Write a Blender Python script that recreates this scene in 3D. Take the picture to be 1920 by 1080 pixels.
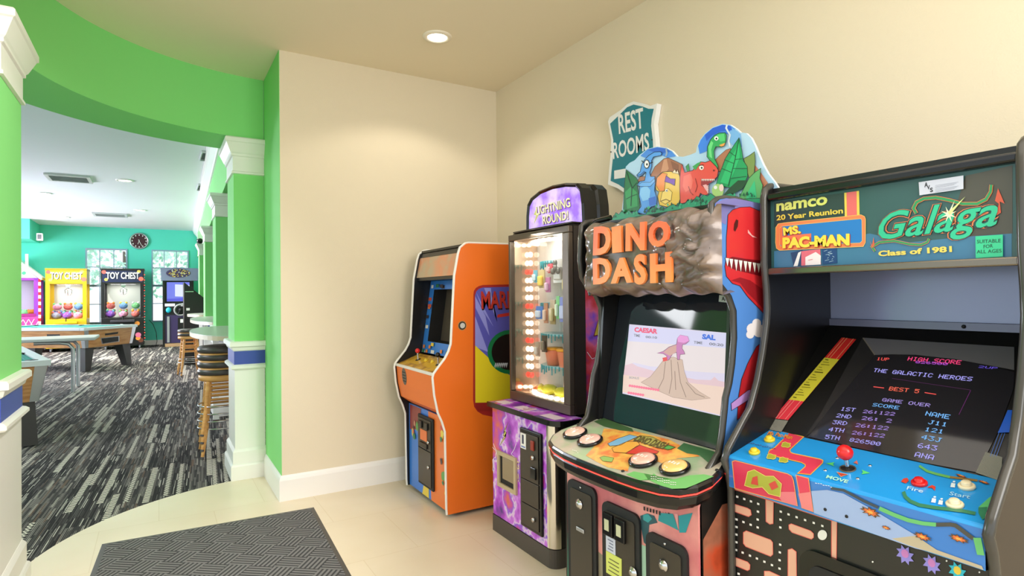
import bpy, bmesh, math, random
from math import sin, cos, pi, radians, atan2, hypot
from mathutils import Vector, Matrix
random.seed(7)
for o in list(bpy.data.objects): bpy.data.objects.remove(o)
S = bpy.context.scene
COL = S.collection
# ------------------------------------------------------------------ camera
FPX, YAW, PIT, ROL, EYE = 1100.6, radians(31.092), radians(.6096), radians(-.6025), 1.36
FW = Vector((sin(YAW)*cos(PIT), cos(YAW)*cos(PIT), sin(PIT)))
R0 = Vector((cos(YAW), -sin(YAW), 0)); U0 = R0.cross(FW)
RT = cos(ROL)*R0 + sin(ROL)*U0; UP = -sin(ROL)*R0 + cos(ROL)*U0
EYEP = Vector((0, 0, EYE))
cam = bpy.data.objects.new('camera', bpy.data.cameras.new('camera')); COL.objects.link(cam)
cam.matrix_world = Matrix(((RT.x, UP.x, -FW.x, 0), (RT.y, UP.y, -FW.y, 0), (RT.z, UP.z, -FW.z, EYE), (0, 0, 0, 1)))
cam.data.sensor_width = 36; cam.data.lens = FPX/1920*36; cam.data.clip_start = .02; cam.data.clip_end = 200
S.camera = cam
# ------------------------------------------------------------------ world, lights, exposure
S.view_settings.view_transform = 'Standard'; S.view_settings.look = 'None'
S.view_settings.exposure = 0.2; S.view_settings.gamma = 1
W = bpy.data.worlds.new('sky'); S.world = W; W.use_nodes = True
W.node_tree.nodes['Background'].inputs[0].default_value = (.86, .94, 1, 1)
W.node_tree.nodes['Background'].inputs[1].default_value = 1.45
S.cycles.max_bounces = 8; S.cycles.diffuse_bounces = 4; S.cycles.glossy_bounces = 3; S.cycles.transmission_bounces = 5; S.cycles.transparent_max_bounces = 10
S.cycles.sample_clamp_indirect = 4; S.cycles.caustics_reflective = False; S.cycles.caustics_refractive = False

def lamp(name, kind, loc, target, energy, color=(1, 1, 1), size=1, size_y=None, spot=None, blend=.5):
    d = bpy.data.lights.new(name, kind); d.energy = energy; d.color = color
    if kind == 'AREA':
        d.size = size
        if size_y: d.shape = 'RECTANGLE'; d.size_y = size_y
    elif kind == 'SPOT':
        d.spot_size = spot; d.spot_blend = blend; d.shadow_soft_size = size
    else: d.shadow_soft_size = size
    o = bpy.data.objects.new(name, d); COL.objects.link(o); o.location = loc
    o.rotation_euler = (Vector(target)-Vector(loc)).to_track_quat('-Z', 'Y').to_euler()
    return o
WARM = (1, .92, .8); DAY = (.80, .92, 1)
lamp('foyer_ceiling_light', 'AREA', (.4, .3, 2.98), (.4, .3, 0), 27, (1, .97, .95), 2.2, 2.8)  # added fill panel under the foyer ceiling, no fixture there
lamp('foyer_wall_light', 'AREA', (1.3, -1.3, 2.3), (-.6, 3.3, 1.2), 45, (1, .98, .94), 1.3)  # added fill from behind the camera, brightens the left column and header
lamp('arch_downlight', 'SPOT', (.9, 1.7, 2.98), (-.58, 3.35, .9), 170, (1, .98, .95), .08, spot=radians(80), blend=.7)  # added spot without a fixture, out of view, lifts the left column
lamp('game_room_light', 'AREA', (-3.4, 6.6, 3.3), (-2.6, 7.2, 0), 190, (.95, .97, 1), 2.6, 1.8)  # added fill panel hidden behind the arch header, brightens the game room
lamp('window_daylight', 'AREA', (-6.5, 16.0, 1.8), (-1, 12.5, 3.1), 1000, (.87, .87, 1), 4.8, 2.3)  # added area lamp outside the unseen left window, tilted up to lift the ceiling

# ------------------------------------------------------------------ materials
def lin(c):
    def f(v):
        v /= 255
        return v/12.92 if v <= .04045 else ((v+.055)/1.055)**2.4
    return (f(c[0]), f(c[1]), f(c[2]), 1)
_MC = {}
def M(name, col, rough=.5, metal=0, emit=0, spec=.5, coat=0, bump=0, bscale=60, vary=None, vscale=4, trans=0, alpha=1):
    if name in _MC: return _MC[name]
    m = bpy.data.materials.new(name); m.use_nodes = True; nt = m.node_tree; b = nt.nodes['Principled BSDF']
    i = b.inputs
    i['Base Color'].default_value = lin(col); i['Roughness'].default_value = rough; i['Metallic'].default_value = metal
    i['Specular IOR Level'].default_value = spec; i['Coat Weight'].default_value = coat; i['Coat Roughness'].default_value = .06
    i['Transmission Weight'].default_value = trans; i['Alpha'].default_value = alpha
    if emit: i['Emission Color'].default_value = lin(col); i['Emission Strength'].default_value = emit
    tc = nt.nodes.new('ShaderNodeTexCoord')
    if vary:
        n = nt.nodes.new('ShaderNodeTexNoise'); n.inputs['Scale'].default_value = vscale; n.inputs['Detail'].default_value = 4
        r = nt.nodes.new('ShaderNodeValToRGB')
        st = vary if isinstance(vary, list) else [(.35, col), (.65, vary)]
        e = r.color_ramp.elements
        while len(e) < len(st): e.new(.5)
        for k, (p, c) in enumerate(st): e[k].position = p; e[k].color = lin(c)
        nt.links.new(tc.outputs['Object'], n.inputs['Vector']); nt.links.new(n.outputs['Fac'], r.inputs[0]); nt.links.new(r.outputs[0], i['Base Color'])
        if emit: nt.links.new(r.outputs[0], i['Emission Color'])
    if bump:
        n = nt.nodes.new('ShaderNodeTexNoise'); n.inputs['Scale'].default_value = bscale; n.inputs['Detail'].default_value = 3
        u = nt.nodes.new('ShaderNodeBump'); u.inputs['Strength'].default_value = bump; u.inputs['Distance'].default_value = .01
        nt.links.new(tc.outputs['Object'], n.inputs['Vector']); nt.links.new(n.outputs['Fac'], u.inputs['Height']); nt.links.new(u.outputs[0], i['Normal'])
    _MC[name] = m
    return m
def C(*c):                                    # plain printed colour
    return M('print_%02x%02x%02x' % c, c, .35, coat=.15)
def G(*c):                                    # glowing pixel colour
    m = M('glow_%02x%02x%02x' % c, c, .4, emit=.9); m.node_tree.nodes['Principled BSDF'].inputs['Base Color'].default_value = (.012, .012, .014, 1); return m
def node_mat(name, rough=.6, spec=.3):
    m = bpy.data.materials.new(name); m.use_nodes = True; nt = m.node_tree; b = nt.nodes['Principled BSDF']
    b.inputs['Roughness'].default_value = rough; b.inputs['Specular IOR Level'].default_value = spec
    tc = nt.nodes.new('ShaderNodeTexCoord')
    N = nt.nodes.new; L = nt.links.new
    def mapped(sx, sy, rz=0, sz=1):
        mp = N('ShaderNodeMapping'); mp.inputs['Scale'].default_value = (sx, sy, sz); mp.inputs['Rotation'].default_value = (0, 0, rz)
        L(tc.outputs['Object'], mp.inputs['Vector']); return mp.outputs[0]
    def noise(vec, scale=1, detail=2):
        n = N('ShaderNodeTexNoise'); n.inputs['Scale'].default_value = scale; n.inputs['Detail'].default_value = detail; L(vec, n.inputs['Vector']); return n.outputs['Fac']
    def ramp(fac, stops, const=False):
        r = N('ShaderNodeValToRGB'); e = r.color_ramp.elements
        if const: r.color_ramp.interpolation = 'CONSTANT'
        while len(e) < len(stops): e.new(.5)
        for k, (p, c) in enumerate(stops): e[k].position = p; e[k].color = lin(c)
        L(fac, r.inputs[0]); return r.outputs[0]
    def mix(f, a, c):
        x = N('ShaderNodeMix'); x.data_type = 'RGBA'
        L(f, x.inputs[0]); L(a, x.inputs[6]); L(c, x.inputs[7]); return x.outputs[2]
    def wave(vec, scale, axis='X'):
        w = N('ShaderNodeTexWave'); w.bands_direction = axis; w.inputs['Scale'].default_value = scale; L(vec, w.inputs['Vector']); return w.outputs['Fac']
    return m, nt, b, mapped, noise, ramp, mix, wave, L
BW = [(0, (0, 0, 0)), (1, (255, 255, 255))]
def carpet_mat():
    m, nt, b, mapped, noise, ramp, mix, wave, L = node_mat('striped_carpet', .95, .1)
    N = nt.nodes.new
    def math_(op, a, c=None):
        n = N('ShaderNodeMath'); n.operation = op
        for k, v in ((0, a), (1, c)):
            if v is None: continue
            if isinstance(v, (int, float)): n.inputs[k].default_value = v
            else: L(v, n.inputs[k])
        return n.outputs[0]
    sp = N('ShaderNodeSeparateXYZ'); L(mapped(1, 1, radians(3.5)), sp.inputs[0]); X, Y = sp.outputs[0], sp.outputs[1]
    def white(u, v=None):
        w = N('ShaderNodeTexWhiteNoise'); w.noise_dimensions = '2D'; c = N('ShaderNodeCombineXYZ'); L(u, c.inputs[0])
        if v is not None: L(v, c.inputs[1])
        L(c.outputs[0], w.inputs['Vector']); return w.outputs['Value']
    def cells(fx, fy, seed):                    # random value per thread segment
        i = math_('FLOOR', math_('MULTIPLY_ADD', X, fx)); nt_ = i.node.inputs[0].links[0].from_node; nt_.inputs[2].default_value = seed
        j = math_('FLOOR', math_('ADD', math_('MULTIPLY', Y, fy), math_('MULTIPLY', white(i), 7.0)))
        return white(i, j)
    thread = ramp(cells(104, 4.6, 11.3), [(0, (64, 62, 63)), (.26, (92, 88, 87)), (.50, (134, 128, 124)), (.78, (192, 185, 175)), (.86, (150, 145, 140)), (.92, (128, 106, 92))], True)
    thin = ramp(cells(160, 5.5, 3.7), [(0, (44, 43, 45)), (.40, (90, 87, 87)), (.72, (190, 184, 176)), (.86, (66, 62, 62))], True)
    base = mix(ramp(cells(9.5, .55, 5.1), [(0, (0, 0, 0)), (.45, (255, 255, 255))], True), thread, thin)
    gap = ramp(math_('FRACT', math_('MULTIPLY', X, 104)), [(0, (0, 0, 0)), (.40, (255, 255, 255))], True)
    dark = ramp(X, [(0, (58, 56, 57)), (1, (58, 56, 57))])
    base = mix(gap, dark, base)
    ring_ = math_('ABSOLUTE', math_('SUBTRACT', math_('ADD', math_('ABSOLUTE', math_('SUBTRACT', math_('FRACT', math_('MULTIPLY', X, 26)), .5)), math_('ABSOLUTE', math_('SUBTRACT', math_('FRACT', math_('MULTIPLY', Y, 23)), .5))), .38))
    bead = ramp(ring_, [(0, (224, 217, 204)), (.13, (62, 59, 60))], True)
    bead2 = ramp(math_('FRACT', math_('MULTIPLY', Y, 30)), [(0, (226, 219, 205)), (.55, (34, 33, 35))], True)
    sel = cells(26, 1.1, 8.9)
    c = mix(ramp(sel, [(0, (0, 0, 0)), (.83, (255, 255, 255))], True), base, bead)
    c = mix(ramp(sel, [(0, (0, 0, 0)), (.93, (255, 255, 255))], True), c, bead2)
    L(c, b.inputs['Base Color']); return m
def tile_mat():
    m, nt, b, mapped, noise, ramp, mix, wave, L = node_mat('cream_floor_tile', .32, .4)
    br = nt.nodes.new('ShaderNodeTexBrick'); br.offset = .5
    br.inputs['Scale'].default_value = 1; br.inputs['Mortar Size'].default_value = .0025; br.inputs['Brick Width'].default_value = .6; br.inputs['Row Height'].default_value = .6
    br.inputs['Color1'].default_value = lin((236, 222, 196)); br.inputs['Color2'].default_value = lin((231, 216, 188)); br.inputs['Mortar'].default_value = lin((214, 194, 158))
    L(mapped(1, 1), br.inputs['Vector'])
    v = ramp(noise(mapped(1, 1), 2.2, 5), [(.35, (238, 225, 200)), (.65, (227, 211, 182))])
    x = nt.nodes.new('ShaderNodeMix'); x.data_type = 'RGBA'; x.inputs[0].default_value = .5
    L(br.outputs['Color'], x.inputs[6]); L(v, x.inputs[7]); L(x.outputs[2], b.inputs['Base Color']); return m
def mat_mat():
    m, nt, b, mapped, noise, ramp, mix, wave, L = node_mat('ribbed_entrance_mat', .95, .1)
    rz = radians(38)
    ch = nt.nodes.new('ShaderNodeTexChecker'); ch.inputs['Scale'].default_value = 1; L(mapped(8.3, 8.3, rz), ch.inputs['Vector'])
    wx = wave(mapped(1, 1, rz), 13.2, 'X'); wy = wave(mapped(1, 1, rz), 13.2, 'Y')
    f = mix(ch.outputs['Fac'], wx, wy)
    c = ramp(f, [(.2, (64, 64, 65)), (.7, (124, 123, 122))])
    sp = ramp(noise(mapped(1, 1), 420, 1), [(.4, (0, 0, 0)), (.75, (90, 90, 90))])
    x = nt.nodes.new('ShaderNodeMix'); x.data_type = 'RGBA'; x.blend_type = 'ADD'; x.inputs[0].default_value = .35
    L(c, x.inputs[6]); L(sp, x.inputs[7]); L(x.outputs[2], b.inputs['Base Color'])
    u = nt.nodes.new('ShaderNodeBump'); u.inputs['Strength'].default_value = .6; u.inputs['Distance'].default_value = .004
    L(f, u.inputs['Height']); L(u.outputs[0], b.inputs['Normal']); return m
def wood_mat(name, c1, c2, sx=40, sy=3, sz=3):
    m, nt, b, mapped, noise, ramp, mix, wave, L = node_mat(name, .45, .4)
    L(ramp(noise(mapped(sx, sy, 0, sz), 1, 3), [(.35, c1), (.65, c2)]), b.inputs['Base Color']); return m
CREAM = M('cream_wall_paint', (230, 217, 191), .8, spec=.2, bump=.12, bscale=180)
CEILM = M('tan_ceiling_paint', (244, 230, 204), .85, spec=.2)
GREEN = M('green_wall_paint', (142, 224, 134), .7, spec=.25)
TEAL = M('teal_wall_paint', (100, 224, 200), .75, spec=.25)
WHITE = M('white_trim_paint', (244, 241, 236), .4)
WCEIL = M('white_ceiling_paint', (242, 238, 246), .85)
BLUEB = M('blue_band_paint', (52, 76, 170), .45)
CARPET = carpet_mat(); TILE = tile_mat(); MATM = mat_mat()
BLACK = M('black_laminate', (22, 21, 20), .32)
BLACKG = M('gloss_black_plastic', (16, 16, 17), .16)
BLACKM = M('matt_black', (24, 24, 25), .6)
BROWNB = M('brown_black_panel', (46, 38, 33), .38)
DOORM = M('coin_door_steel', (74, 67, 58), .38, .35)
CHROME = M('chrome', (205, 206, 208), .18, 1)
SILVER = M('brushed_aluminium', (196, 198, 202), .36, .85)
TMOLD = M('dark_edge_moulding', (66, 64, 60), .2)
WMOLD = M('white_edge_moulding', (240, 236, 228), .35)
ORANGE = M('orange_laminate', (244, 118, 32), .38)
GLASS = M('clear_glass', (255, 255, 255), .02, trans=1, alpha=.10, spec=.2); GLASS.node_tree.nodes['Principled BSDF'].inputs['IOR'].default_value = 1.08
SCRG = M('dark_screen_glass', (30, 32, 38), .05, spec=.6)
PINE = wood_mat('honey_wood', (206, 146, 78), (226, 172, 104), 3, 3, 40)
OAK = wood_mat('pool_table_wood', (176, 118, 70), (206, 152, 100), 4, 4, 40)
RED = M('red_plastic', (222, 34, 36), .25); YEL = M('yellow_plastic', (240, 206, 50), .3); IVORY = M('ivory_plastic', (240, 226, 190), .3)
LEDW = M("white_led", (255, 240, 214), .4, emit=4); LEDR = M('red_led_strip', (255, 60, 50), .4, emit=2)
BULB = M('lamp_lens', (255, 250, 238), .4, emit=9)

# ------------------------------------------------------------------ picking on real surfaces
class Pl:                                     # a plane in the place: point + normal
    def __init__(s, p, n): s.p = Vector(p); s.n = Vector(n).normalized()
def PX(v): return Pl((v, 0, 0), (-1, 0, 0))
def PY(v): return Pl((0, v, 0), (0, -1, 0))
def PZ(v): return Pl((0, 0, v), (0, 0, 1))
def pk(pl, x, y, off=0):
    d = FW + RT*((x-960)/FPX) - UP*((y-540)/FPX)
    return EYEP + d*((pl.p-EYEP).dot(pl.n)/d.dot(pl.n)) + pl.n*off
def q(x0, y0, s, pts): return [(x0+a/s, y0+b/s) for a, b in pts]

# ------------------------------------------------------------------ mesh builder (world coordinates)
TM = {}
class MB:
    def __init__(s): s.V = []; s.F = []; s.I = []; s.S = []; s.mats = []
    def mi(s, m):
        if m not in s.mats: s.mats.append(m)
        return s.mats.index(m)
    def add(s, vs, fs, m, sm=False):
        o = len(s.V); s.V += [Vector(v) for v in vs]; k = s.mi(m)
        for f in fs: s.F.append([o+j for j in f]); s.I.append(k); s.S.append(sm)
        return s
    def poly(s, pts, m): return s.add(pts, [list(range(len(pts)))], m)
    def box(s, x0, x1, y0, y1, z0, z1, m):
        return s.add([(x, y, z) for z in (z0, z1) for y in (y0, y1) for x in (x0, x1)], [(0, 2, 3, 1), (4, 5, 7, 6), (0, 1, 5, 4), (2, 6, 7, 3), (0, 4, 6, 2), (1, 3, 7, 5)], m)
    def prism(s, pts, vec, m, ms=None):
        n = len(pts); p = [Vector(a) for a in pts]; w = Vector(vec)
        s.add(p, [list(range(n))], m); s.add([a+w for a in p], [list(range(n))[::-1]], m)
        return s.add(p+[a+w for a in p], [(i, (i+1) % n, n+(i+1) % n, n+i) for i in range(n)], ms or m)
    def obox(s, o, u, v, w, m):
        o, u, v, w = map(Vector, (o, u, v, w)); return s.prism([o, o+u, o+u+v, o+v], w, m)
    def grid(s, rows, m, cu=False, cv=False, sm=True):
        a, b = len(rows), len(rows[0]); vs = [p for r in rows for p in r]; fs = []
        for i in range(a if cu else a-1):
            for j in range(b if cv else b-1):
                i2, j2 = (i+1) % a, (j+1) % b
                fs.append((i*b+j, i*b+j2, i2*b+j2, i2*b+j))
        return s.add(vs, fs, m, sm)
    def tube(s, pts, r, m, n=8, closed=False):
        p = [Vector(a) for a in pts]; k = len(p); rows = []; up = None
        rr = r if isinstance(r, (list, tuple)) else [r]*k
        for i in range(k):
            a = p[i-1] if (closed or i) else p[i]; b = p[(i+1) % k] if (closed or i < k-1) else p[i]
            t = (b-a).normalized()
            if up is None: up = t.orthogonal().normalized()
            up = (up-t*up.dot(t))
            up = up.normalized() if up.length > 1e-6 else t.orthogonal().normalized()
            w = t.cross(up)
            rows.append([p[i]+(up*cos(2*pi*j/n)+w*sin(2*pi*j/n))*rr[i] for j in range(n)])
        s.grid(rows, m, closed, True)
        if not closed: s.poly(rows[0], m); s.poly(rows[-1][::-1], m)
        return s
    def lathe(s, c, prof, m, n=24, ax=(0, 0, 1)):
        c = Vector(c); ax = Vector(ax).normalized(); u = ax.orthogonal().normalized(); w = ax.cross(u); rows = []
        for r, z in prof: rows.append([c+ax*z+(u*cos(2*pi*j/n)+w*sin(2*pi*j/n))*max(r, 1e-4) for j in range(n)])
        return s.grid(rows, m, False, True)
    def ball(s, c, r, m, n=12):
        c = Vector(c); r = Vector((r, r, r)) if not hasattr(r, '__len__') else Vector(r); rows = []
        for i in range(n//2+1):
            a = pi*i/(n//2); rows.append([c+Vector((r.x*sin(a)*cos(2*pi*j/n), r.y*sin(a)*sin(2*pi*j/n), r.z*cos(a))) for j in range(n)])
        return s.grid(rows, m, False, True)
    # printed shapes, traced in photo pixels on a real plane
    def lay(s, k): s.nl = getattr(s, 'nl', 0)+1; return .0006*k+s.nl*3e-6       # every print layer lies a hair above the last
    def art(s, pl, px, m, k=1, ol=0, om=None):
        h = s.lay(k); s.poly([pk(pl, x, y, h) for x, y in px], m)
        if ol: s.line(pl, px+px[:1], ol, om or C(20, 18, 20), k+.5)
        return s
    def line(s, pl, px, w, m, k=1):
        h = s.lay(k); n = len(px); cl = n > 3 and px[0] == px[-1]; L_, R_ = [], []
        def nrm(a, b): d = hypot(b[0]-a[0], b[1]-a[1]) or 1; return -(b[1]-a[1])/d, (b[0]-a[0])/d
        for i in range(n):
            n1 = nrm(px[i-1], px[i]) if i else (nrm(px[-2], px[-1]) if cl else None); n2 = nrm(px[i], px[i+1]) if i < n-1 else (nrm(px[0], px[1]) if cl else None)
            n1 = n1 or n2; n2 = n2 or n1; dt = max(.35, 1+n1[0]*n2[0]+n1[1]*n2[1]); nx, ny = (n1[0]+n2[0])/dt*w/2, (n1[1]+n2[1])/dt*w/2
            L_.append(pk(pl, px[i][0]+nx, px[i][1]+ny, h)); R_.append(pk(pl, px[i][0]-nx, px[i][1]-ny, h))
        return s.grid([L_, R_], m, sm=False)
    def dot(s, pl, x, y, r, m, k=1, n=14, ry=None):
        return s.art(pl, [(x+r*cos(2*pi*j/n), y+(ry or r)*sin(2*pi*j/n)) for j in range(n)], m, k)
    def disc(s, pl, x, y, r, m, k=1, n=20):
        c = pk(pl, x, y, s.lay(k)); u = pl.n.orthogonal().normalized(); w = pl.n.cross(u)
        return s.poly([c+(u*cos(2*pi*j/n)+w*sin(2*pi*j/n))*r for j in range(n)], m)
    def text(s, t, bl, br, tl, m, bold=0, shear=0, depth=0, nrm=None, msd=None):
        vs, fs, ed = glyphs(t, bold, shear); bl, br, tl = Vector(bl), Vector(br), Vector(tl)
        P = [bl+(br-bl)*a+(tl-bl)*b for a, b in vs]
        if depth:
            d = Vector(nrm)*depth; o = [p+d for p in P]
            s.add(o, fs, m); s.add(P+o, [(a, b, b+len(P), a+len(P)) for a, b in ed], msd or m)
        else: s.add(P, fs, m)
        return s
    def ptext(s, pl, t, bl, br, tl, m, k=2, bold=0, shear=0):
        return s.text(t, pk(pl, *bl, off=.0006*k), pk(pl, *br, off=.0006*k), pk(pl, *tl, off=.0006*k), m, bold, shear)
    def scrib(s, pl, bl, br, h, m, k=2, n=6):     # rows of printing too small to read
        for i in range(n):
            f0, f1 = i/n, (i+.7)/n; p = [(bl[0]+(br[0]-bl[0])*f, bl[1]+(br[1]-bl[1])*f-h*(.5+.5*((i*7+j*3) % 3-1)*.6)) for j, f in enumerate((f0, (f0+f1)/2, f1))]
            s.line(pl, p, h*.45, m, k)
        return s
    def pixtext(s, pl, t, bl, br, tl, m, k=2):
        bl, br, tl = (pk(pl, *a, off=.0006*k) for a in (bl, br, tl)); n = len(t)*6-1; U = (br-bl)/n; V = (tl-bl)/7
        for ci, ch in enumerate(t):
            h = FONT.get(ch)
            if not h: continue
            for cx in range(5):
                b = int(h[cx*2:cx*2+2], 16)
                for cy in range(7):
                    if b >> cy & 1:
                        o = bl+U*(ci*6+cx)+V*(6-cy); s.poly([o, o+U, o+U+V*.92, o+V*.92], m)
        return s
    def build(s, name, parent=None, bev=0, kind=None, label=None, seg=2):
        me = bpy.data.meshes.new(name); inv = None
        if parent is not None: inv = TM[parent.name].inverted()
        me.from_pydata([tuple(inv @ v) if inv else tuple(v) for v in s.V], [], s.F)
        for m in s.mats: me.materials.append(m)
        me.polygons.foreach_set('material_index', s.I); me.polygons.foreach_set('use_smooth', s.S); me.update()
        o = bpy.data.objects.new(name, me); COL.objects.link(o)
        if parent is not None: o.parent = parent; TM[o.name] = TM[parent.name]
        else: TM[o.name] = Matrix()
        if bev:
            b = o.modifiers.new('bevel', 'BEVEL'); b.width = bev; b.segments = seg; b.limit_method = 'ANGLE'; b.angle_limit = radians(40)
        if kind: o['kind'] = kind
        if label: o['label'] = label
        return o
_GC = {}
def glyphs(t, bold, shear):
    key = (t, bold, shear)
    if key in _GC: return _GC[key]
    cu = bpy.data.curves.new('t', 'FONT'); cu.body = t; cu.offset = bold; cu.shear = shear; cu.resolution_u = 3; cu.fill_mode = 'FRONT'
    ob = bpy.data.objects.new('t', cu); COL.objects.link(ob); dg = bpy.context.evaluated_depsgraph_get()
    me = bpy.data.meshes.new_from_object(ob.evaluated_get(dg)); bm = bmesh.new(); bm.from_mesh(me); bmesh.ops.remove_doubles(bm, verts=bm.verts, dist=1e-5)
    bm.verts.index_update()
    xs = [v.co.x for v in bm.verts]; ys = [v.co.y for v in bm.verts]; x0, x1, y0, y1 = min(xs), max(xs), min(ys), max(ys)
    r = ([((v.co.x-x0)/(x1-x0), (v.co.y-y0)/(y1-y0)) for v in bm.verts], [[v.index for v in f.verts] for f in bm.faces], [(e.verts[0].index, e.verts[1].index) for e in bm.edges if len(e.link_faces) == 1])
    bm.free(); bpy.data.objects.remove(ob); bpy.data.curves.remove(cu); bpy.data.meshes.remove(me)
    _GC[key] = r
    return r
FONT = dict(zip('0123456789ABCDEFGHIJKLMNOPRSTUV-:', '3E5149453E 00427F4000 4261514946 2141454B31 1814127F10 2745454539 3C4A494930 0171090503 3649494936 064949291E 7E1111117E 7F49494936 3E41414122 7F4141221C 7F49494941 7F09090901 3E4149497A 7F0808087F 00417F4100 2040413F01 7F08142241 7F40404040 7F020C027F 7F0408107F 3E4141413E 7F09090906 7F09192946 4649494931 01017F0101 3F4040403F 1F2040201F 0808080808 0036360000'.split()))
def tag(o, label, cat, group=None):
    o['label'] = label; o['category'] = cat
    if group: o['group'] = group
    return o
def thing(name, label, cat, loc, rz=0, group=None):
    o = bpy.data.objects.new(name, None); COL.objects.link(o); o.empty_display_size = .1
    o.location = loc; o.rotation_euler = (0, 0, rz); TM[o.name] = Matrix.Translation(loc) @ Matrix.Rotation(rz, 4, 'Z')
    return tag(o, label, cat, group)
def dup(root, loc, rz, label, group=None):
    r = root.copy(); COL.objects.link(r); r.location = loc; r.rotation_euler = (0, 0, rz); r['label'] = label
    if group: r['group'] = group
    for ch in [c for c in bpy.data.objects if c.parent == root]:
        c = ch.copy(); COL.objects.link(c); c.parent = r
        for g in [d for d in bpy.data.objects if d.parent == ch]:
            d = g.copy(); COL.objects.link(d); d.parent = c
    return r
def rrect(x0, x1, y0, y1, r, n=5):
    out = []
    for cx, cy, a0 in ((x1-r, y1-r, 0), (x0+r, y1-r, 90), (x0+r, y0+r, 180), (x1-r, y0+r, 270)):
        for k in range(n+1):
            a = radians(a0+90*k/n); out.append((cx+r*cos(a), cy+r*sin(a)))
    return out
def stack(x0, x1, y0, y1, prof, m, mb=None, sm=False):      # a moulding profile swept round a rectangle
    mb = mb or MB(); rows = [[(x0-p, y0-p, z), (x1+p, y0-p, z), (x1+p, y1+p, z), (x0-p, y1+p, z)] for p, z in prof]
    mb.grid(rows, m, False, True, sm); mb.poly(rows[0], m); mb.poly(rows[-1], m); return mb
# ================================================================== the room
K = 'structure'
CX, CY, RI, RO = .70, 3.50, 1.31, 1.76        # the round foyer wall: centre, inner and outer radius
ZC, ZG, ZS = 3.016, 3.36, 2.557               # foyer ceiling, game room ceiling, underside of the arch
XR, YB = 2.373, 4.156
def arc(r, a0, a1, n=48): return [(CX+r*cos(radians(a0+(a1-a0)*k/n)), CY+r*sin(radians(a0+(a1-a0)*k/n))) for k in range(n+1)]
def sheet(name, xy, z, m, th=-.02):
    b = MB(); b.prism([(x, y, z) for x, y in xy], (0, 0, th), m); return b.build(name, kind=K)
sheet('floor_carpet', [(-7, -3), (3, -3), (3, 20.2), (-7, 20.2)], -.006, CARPET, -.05)
foyer = [(2.42, -3), (2.42, 4.3), (.70, 4.3), (.70, CY+1.335)]+arc(1.335, 91, 180)+[(-.635, 3.2), (-2.6, 3.2), (-2.6, -3)]
sheet('floor', foyer, 0, TILE, -.03)
sheet('ceiling', [(2.42, -3), (2.42, 4.3), (.71, 4.3), (.71, CY+1.4)]+arc(1.42, 91, 180)+[(-.72, 3.3), (-2.6, 3.3), (-2.6, -3)], ZC, CEILM, .03)
sheet('ceiling_game_room', [(-7, 3.2), (3, 3.2), (3, 20.2), (-7, 20.2)], ZG, WCEIL, .05)
MB().box(XR, XR+.12, -3, YB, 0, ZC, CREAM).build('wall_right', kind=K)
b = MB(); b.box(.702, XR+.12, YB, 4.82, 0, ZC+.1, CREAM)
b.box(.699, .702, YB+.001, 4.82, 0, ZC, GREEN)
b.build('wall_back', kind=K)
bb = [(0, 0), (.016, 0), (.016, .135), (.010, .155), (.004, .165), (0, .168)]
def baseboard(name, pts):                     # profile swept along a floor line, to the left of travel
    rows = []
    for i, p in enumerate(pts):
        a = Vector(pts[max(i-1, 0)]); c = Vector(pts[min(i+1, len(pts)-1)])
        def nn(u, v): t = (v-u).normalized(); return Vector((-t.y, t.x))
        ns = [nn(Vector(pts[i-1]), Vector(p))] if i else []
        if i < len(pts)-1: ns.append(nn(Vector(p), Vector(pts[i+1])))
        n = sum(ns, Vector((0, 0))); n = n/(n.length**2)*len(ns) if len(ns) > 1 else n
        n = n*(1 if len(ns) < 2 else 1)
        if len(ns) > 1: n = (ns[0]+ns[1])/(1+ns[0].dot(ns[1]))
        rows.append([(p[0]+n.x*o, p[1]+n.y*o, z) for o, z in bb])
    b = MB(); b.grid(rows, WHITE, sm=False); b.poly(rows[0], WHITE); b.poly(rows[-1], WHITE); b.build(name, kind=K)
baseboard('baseboard_back', [(.699, 4.80), (.699, YB), (XR, YB)][::-1])
baseboard('baseboard_right', [(XR, YB-.02), (XR, -2.9)][::-1])
# curved header over the arch and the curved wall it runs into on the left
def ring(name, a0, a1, z0, z1, n):
    i, o = arc(RI, a0, a1, n), arc(RO, a0, a1, n); b = MB()
    b.grid([[(x, y, z) for x, y in i] for z in (z0, z1)], GREEN); b.grid([[(x, y, z) for x, y in o] for z in (z0, z1)], GREEN)
    b.grid([[(x, y, z0) for x, y in i], [(x, y, z0) for x, y in o]], GREEN, sm=False); b.grid([[(x, y, z1) for x, y in i], [(x, y, z1) for x, y in o]], GREEN, sm=False)
    for k in (0, -1): b.poly([(*i[k], z0), (*o[k], z0), (*o[k], z1), (*i[k], z1)], GREEN)
    return b.build(name, kind=K)
ring('wall_arch', 90.2, 183, ZS, ZG, 60)
b = MB(); b.box(-2.6, -.605, 3.14, 3.40, ZS, ZG, GREEN); b.box(-2.6, -1.0, 3.2, 3.5, 0, ZS, GREEN); b.build('wall_left', kind=K)

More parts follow.
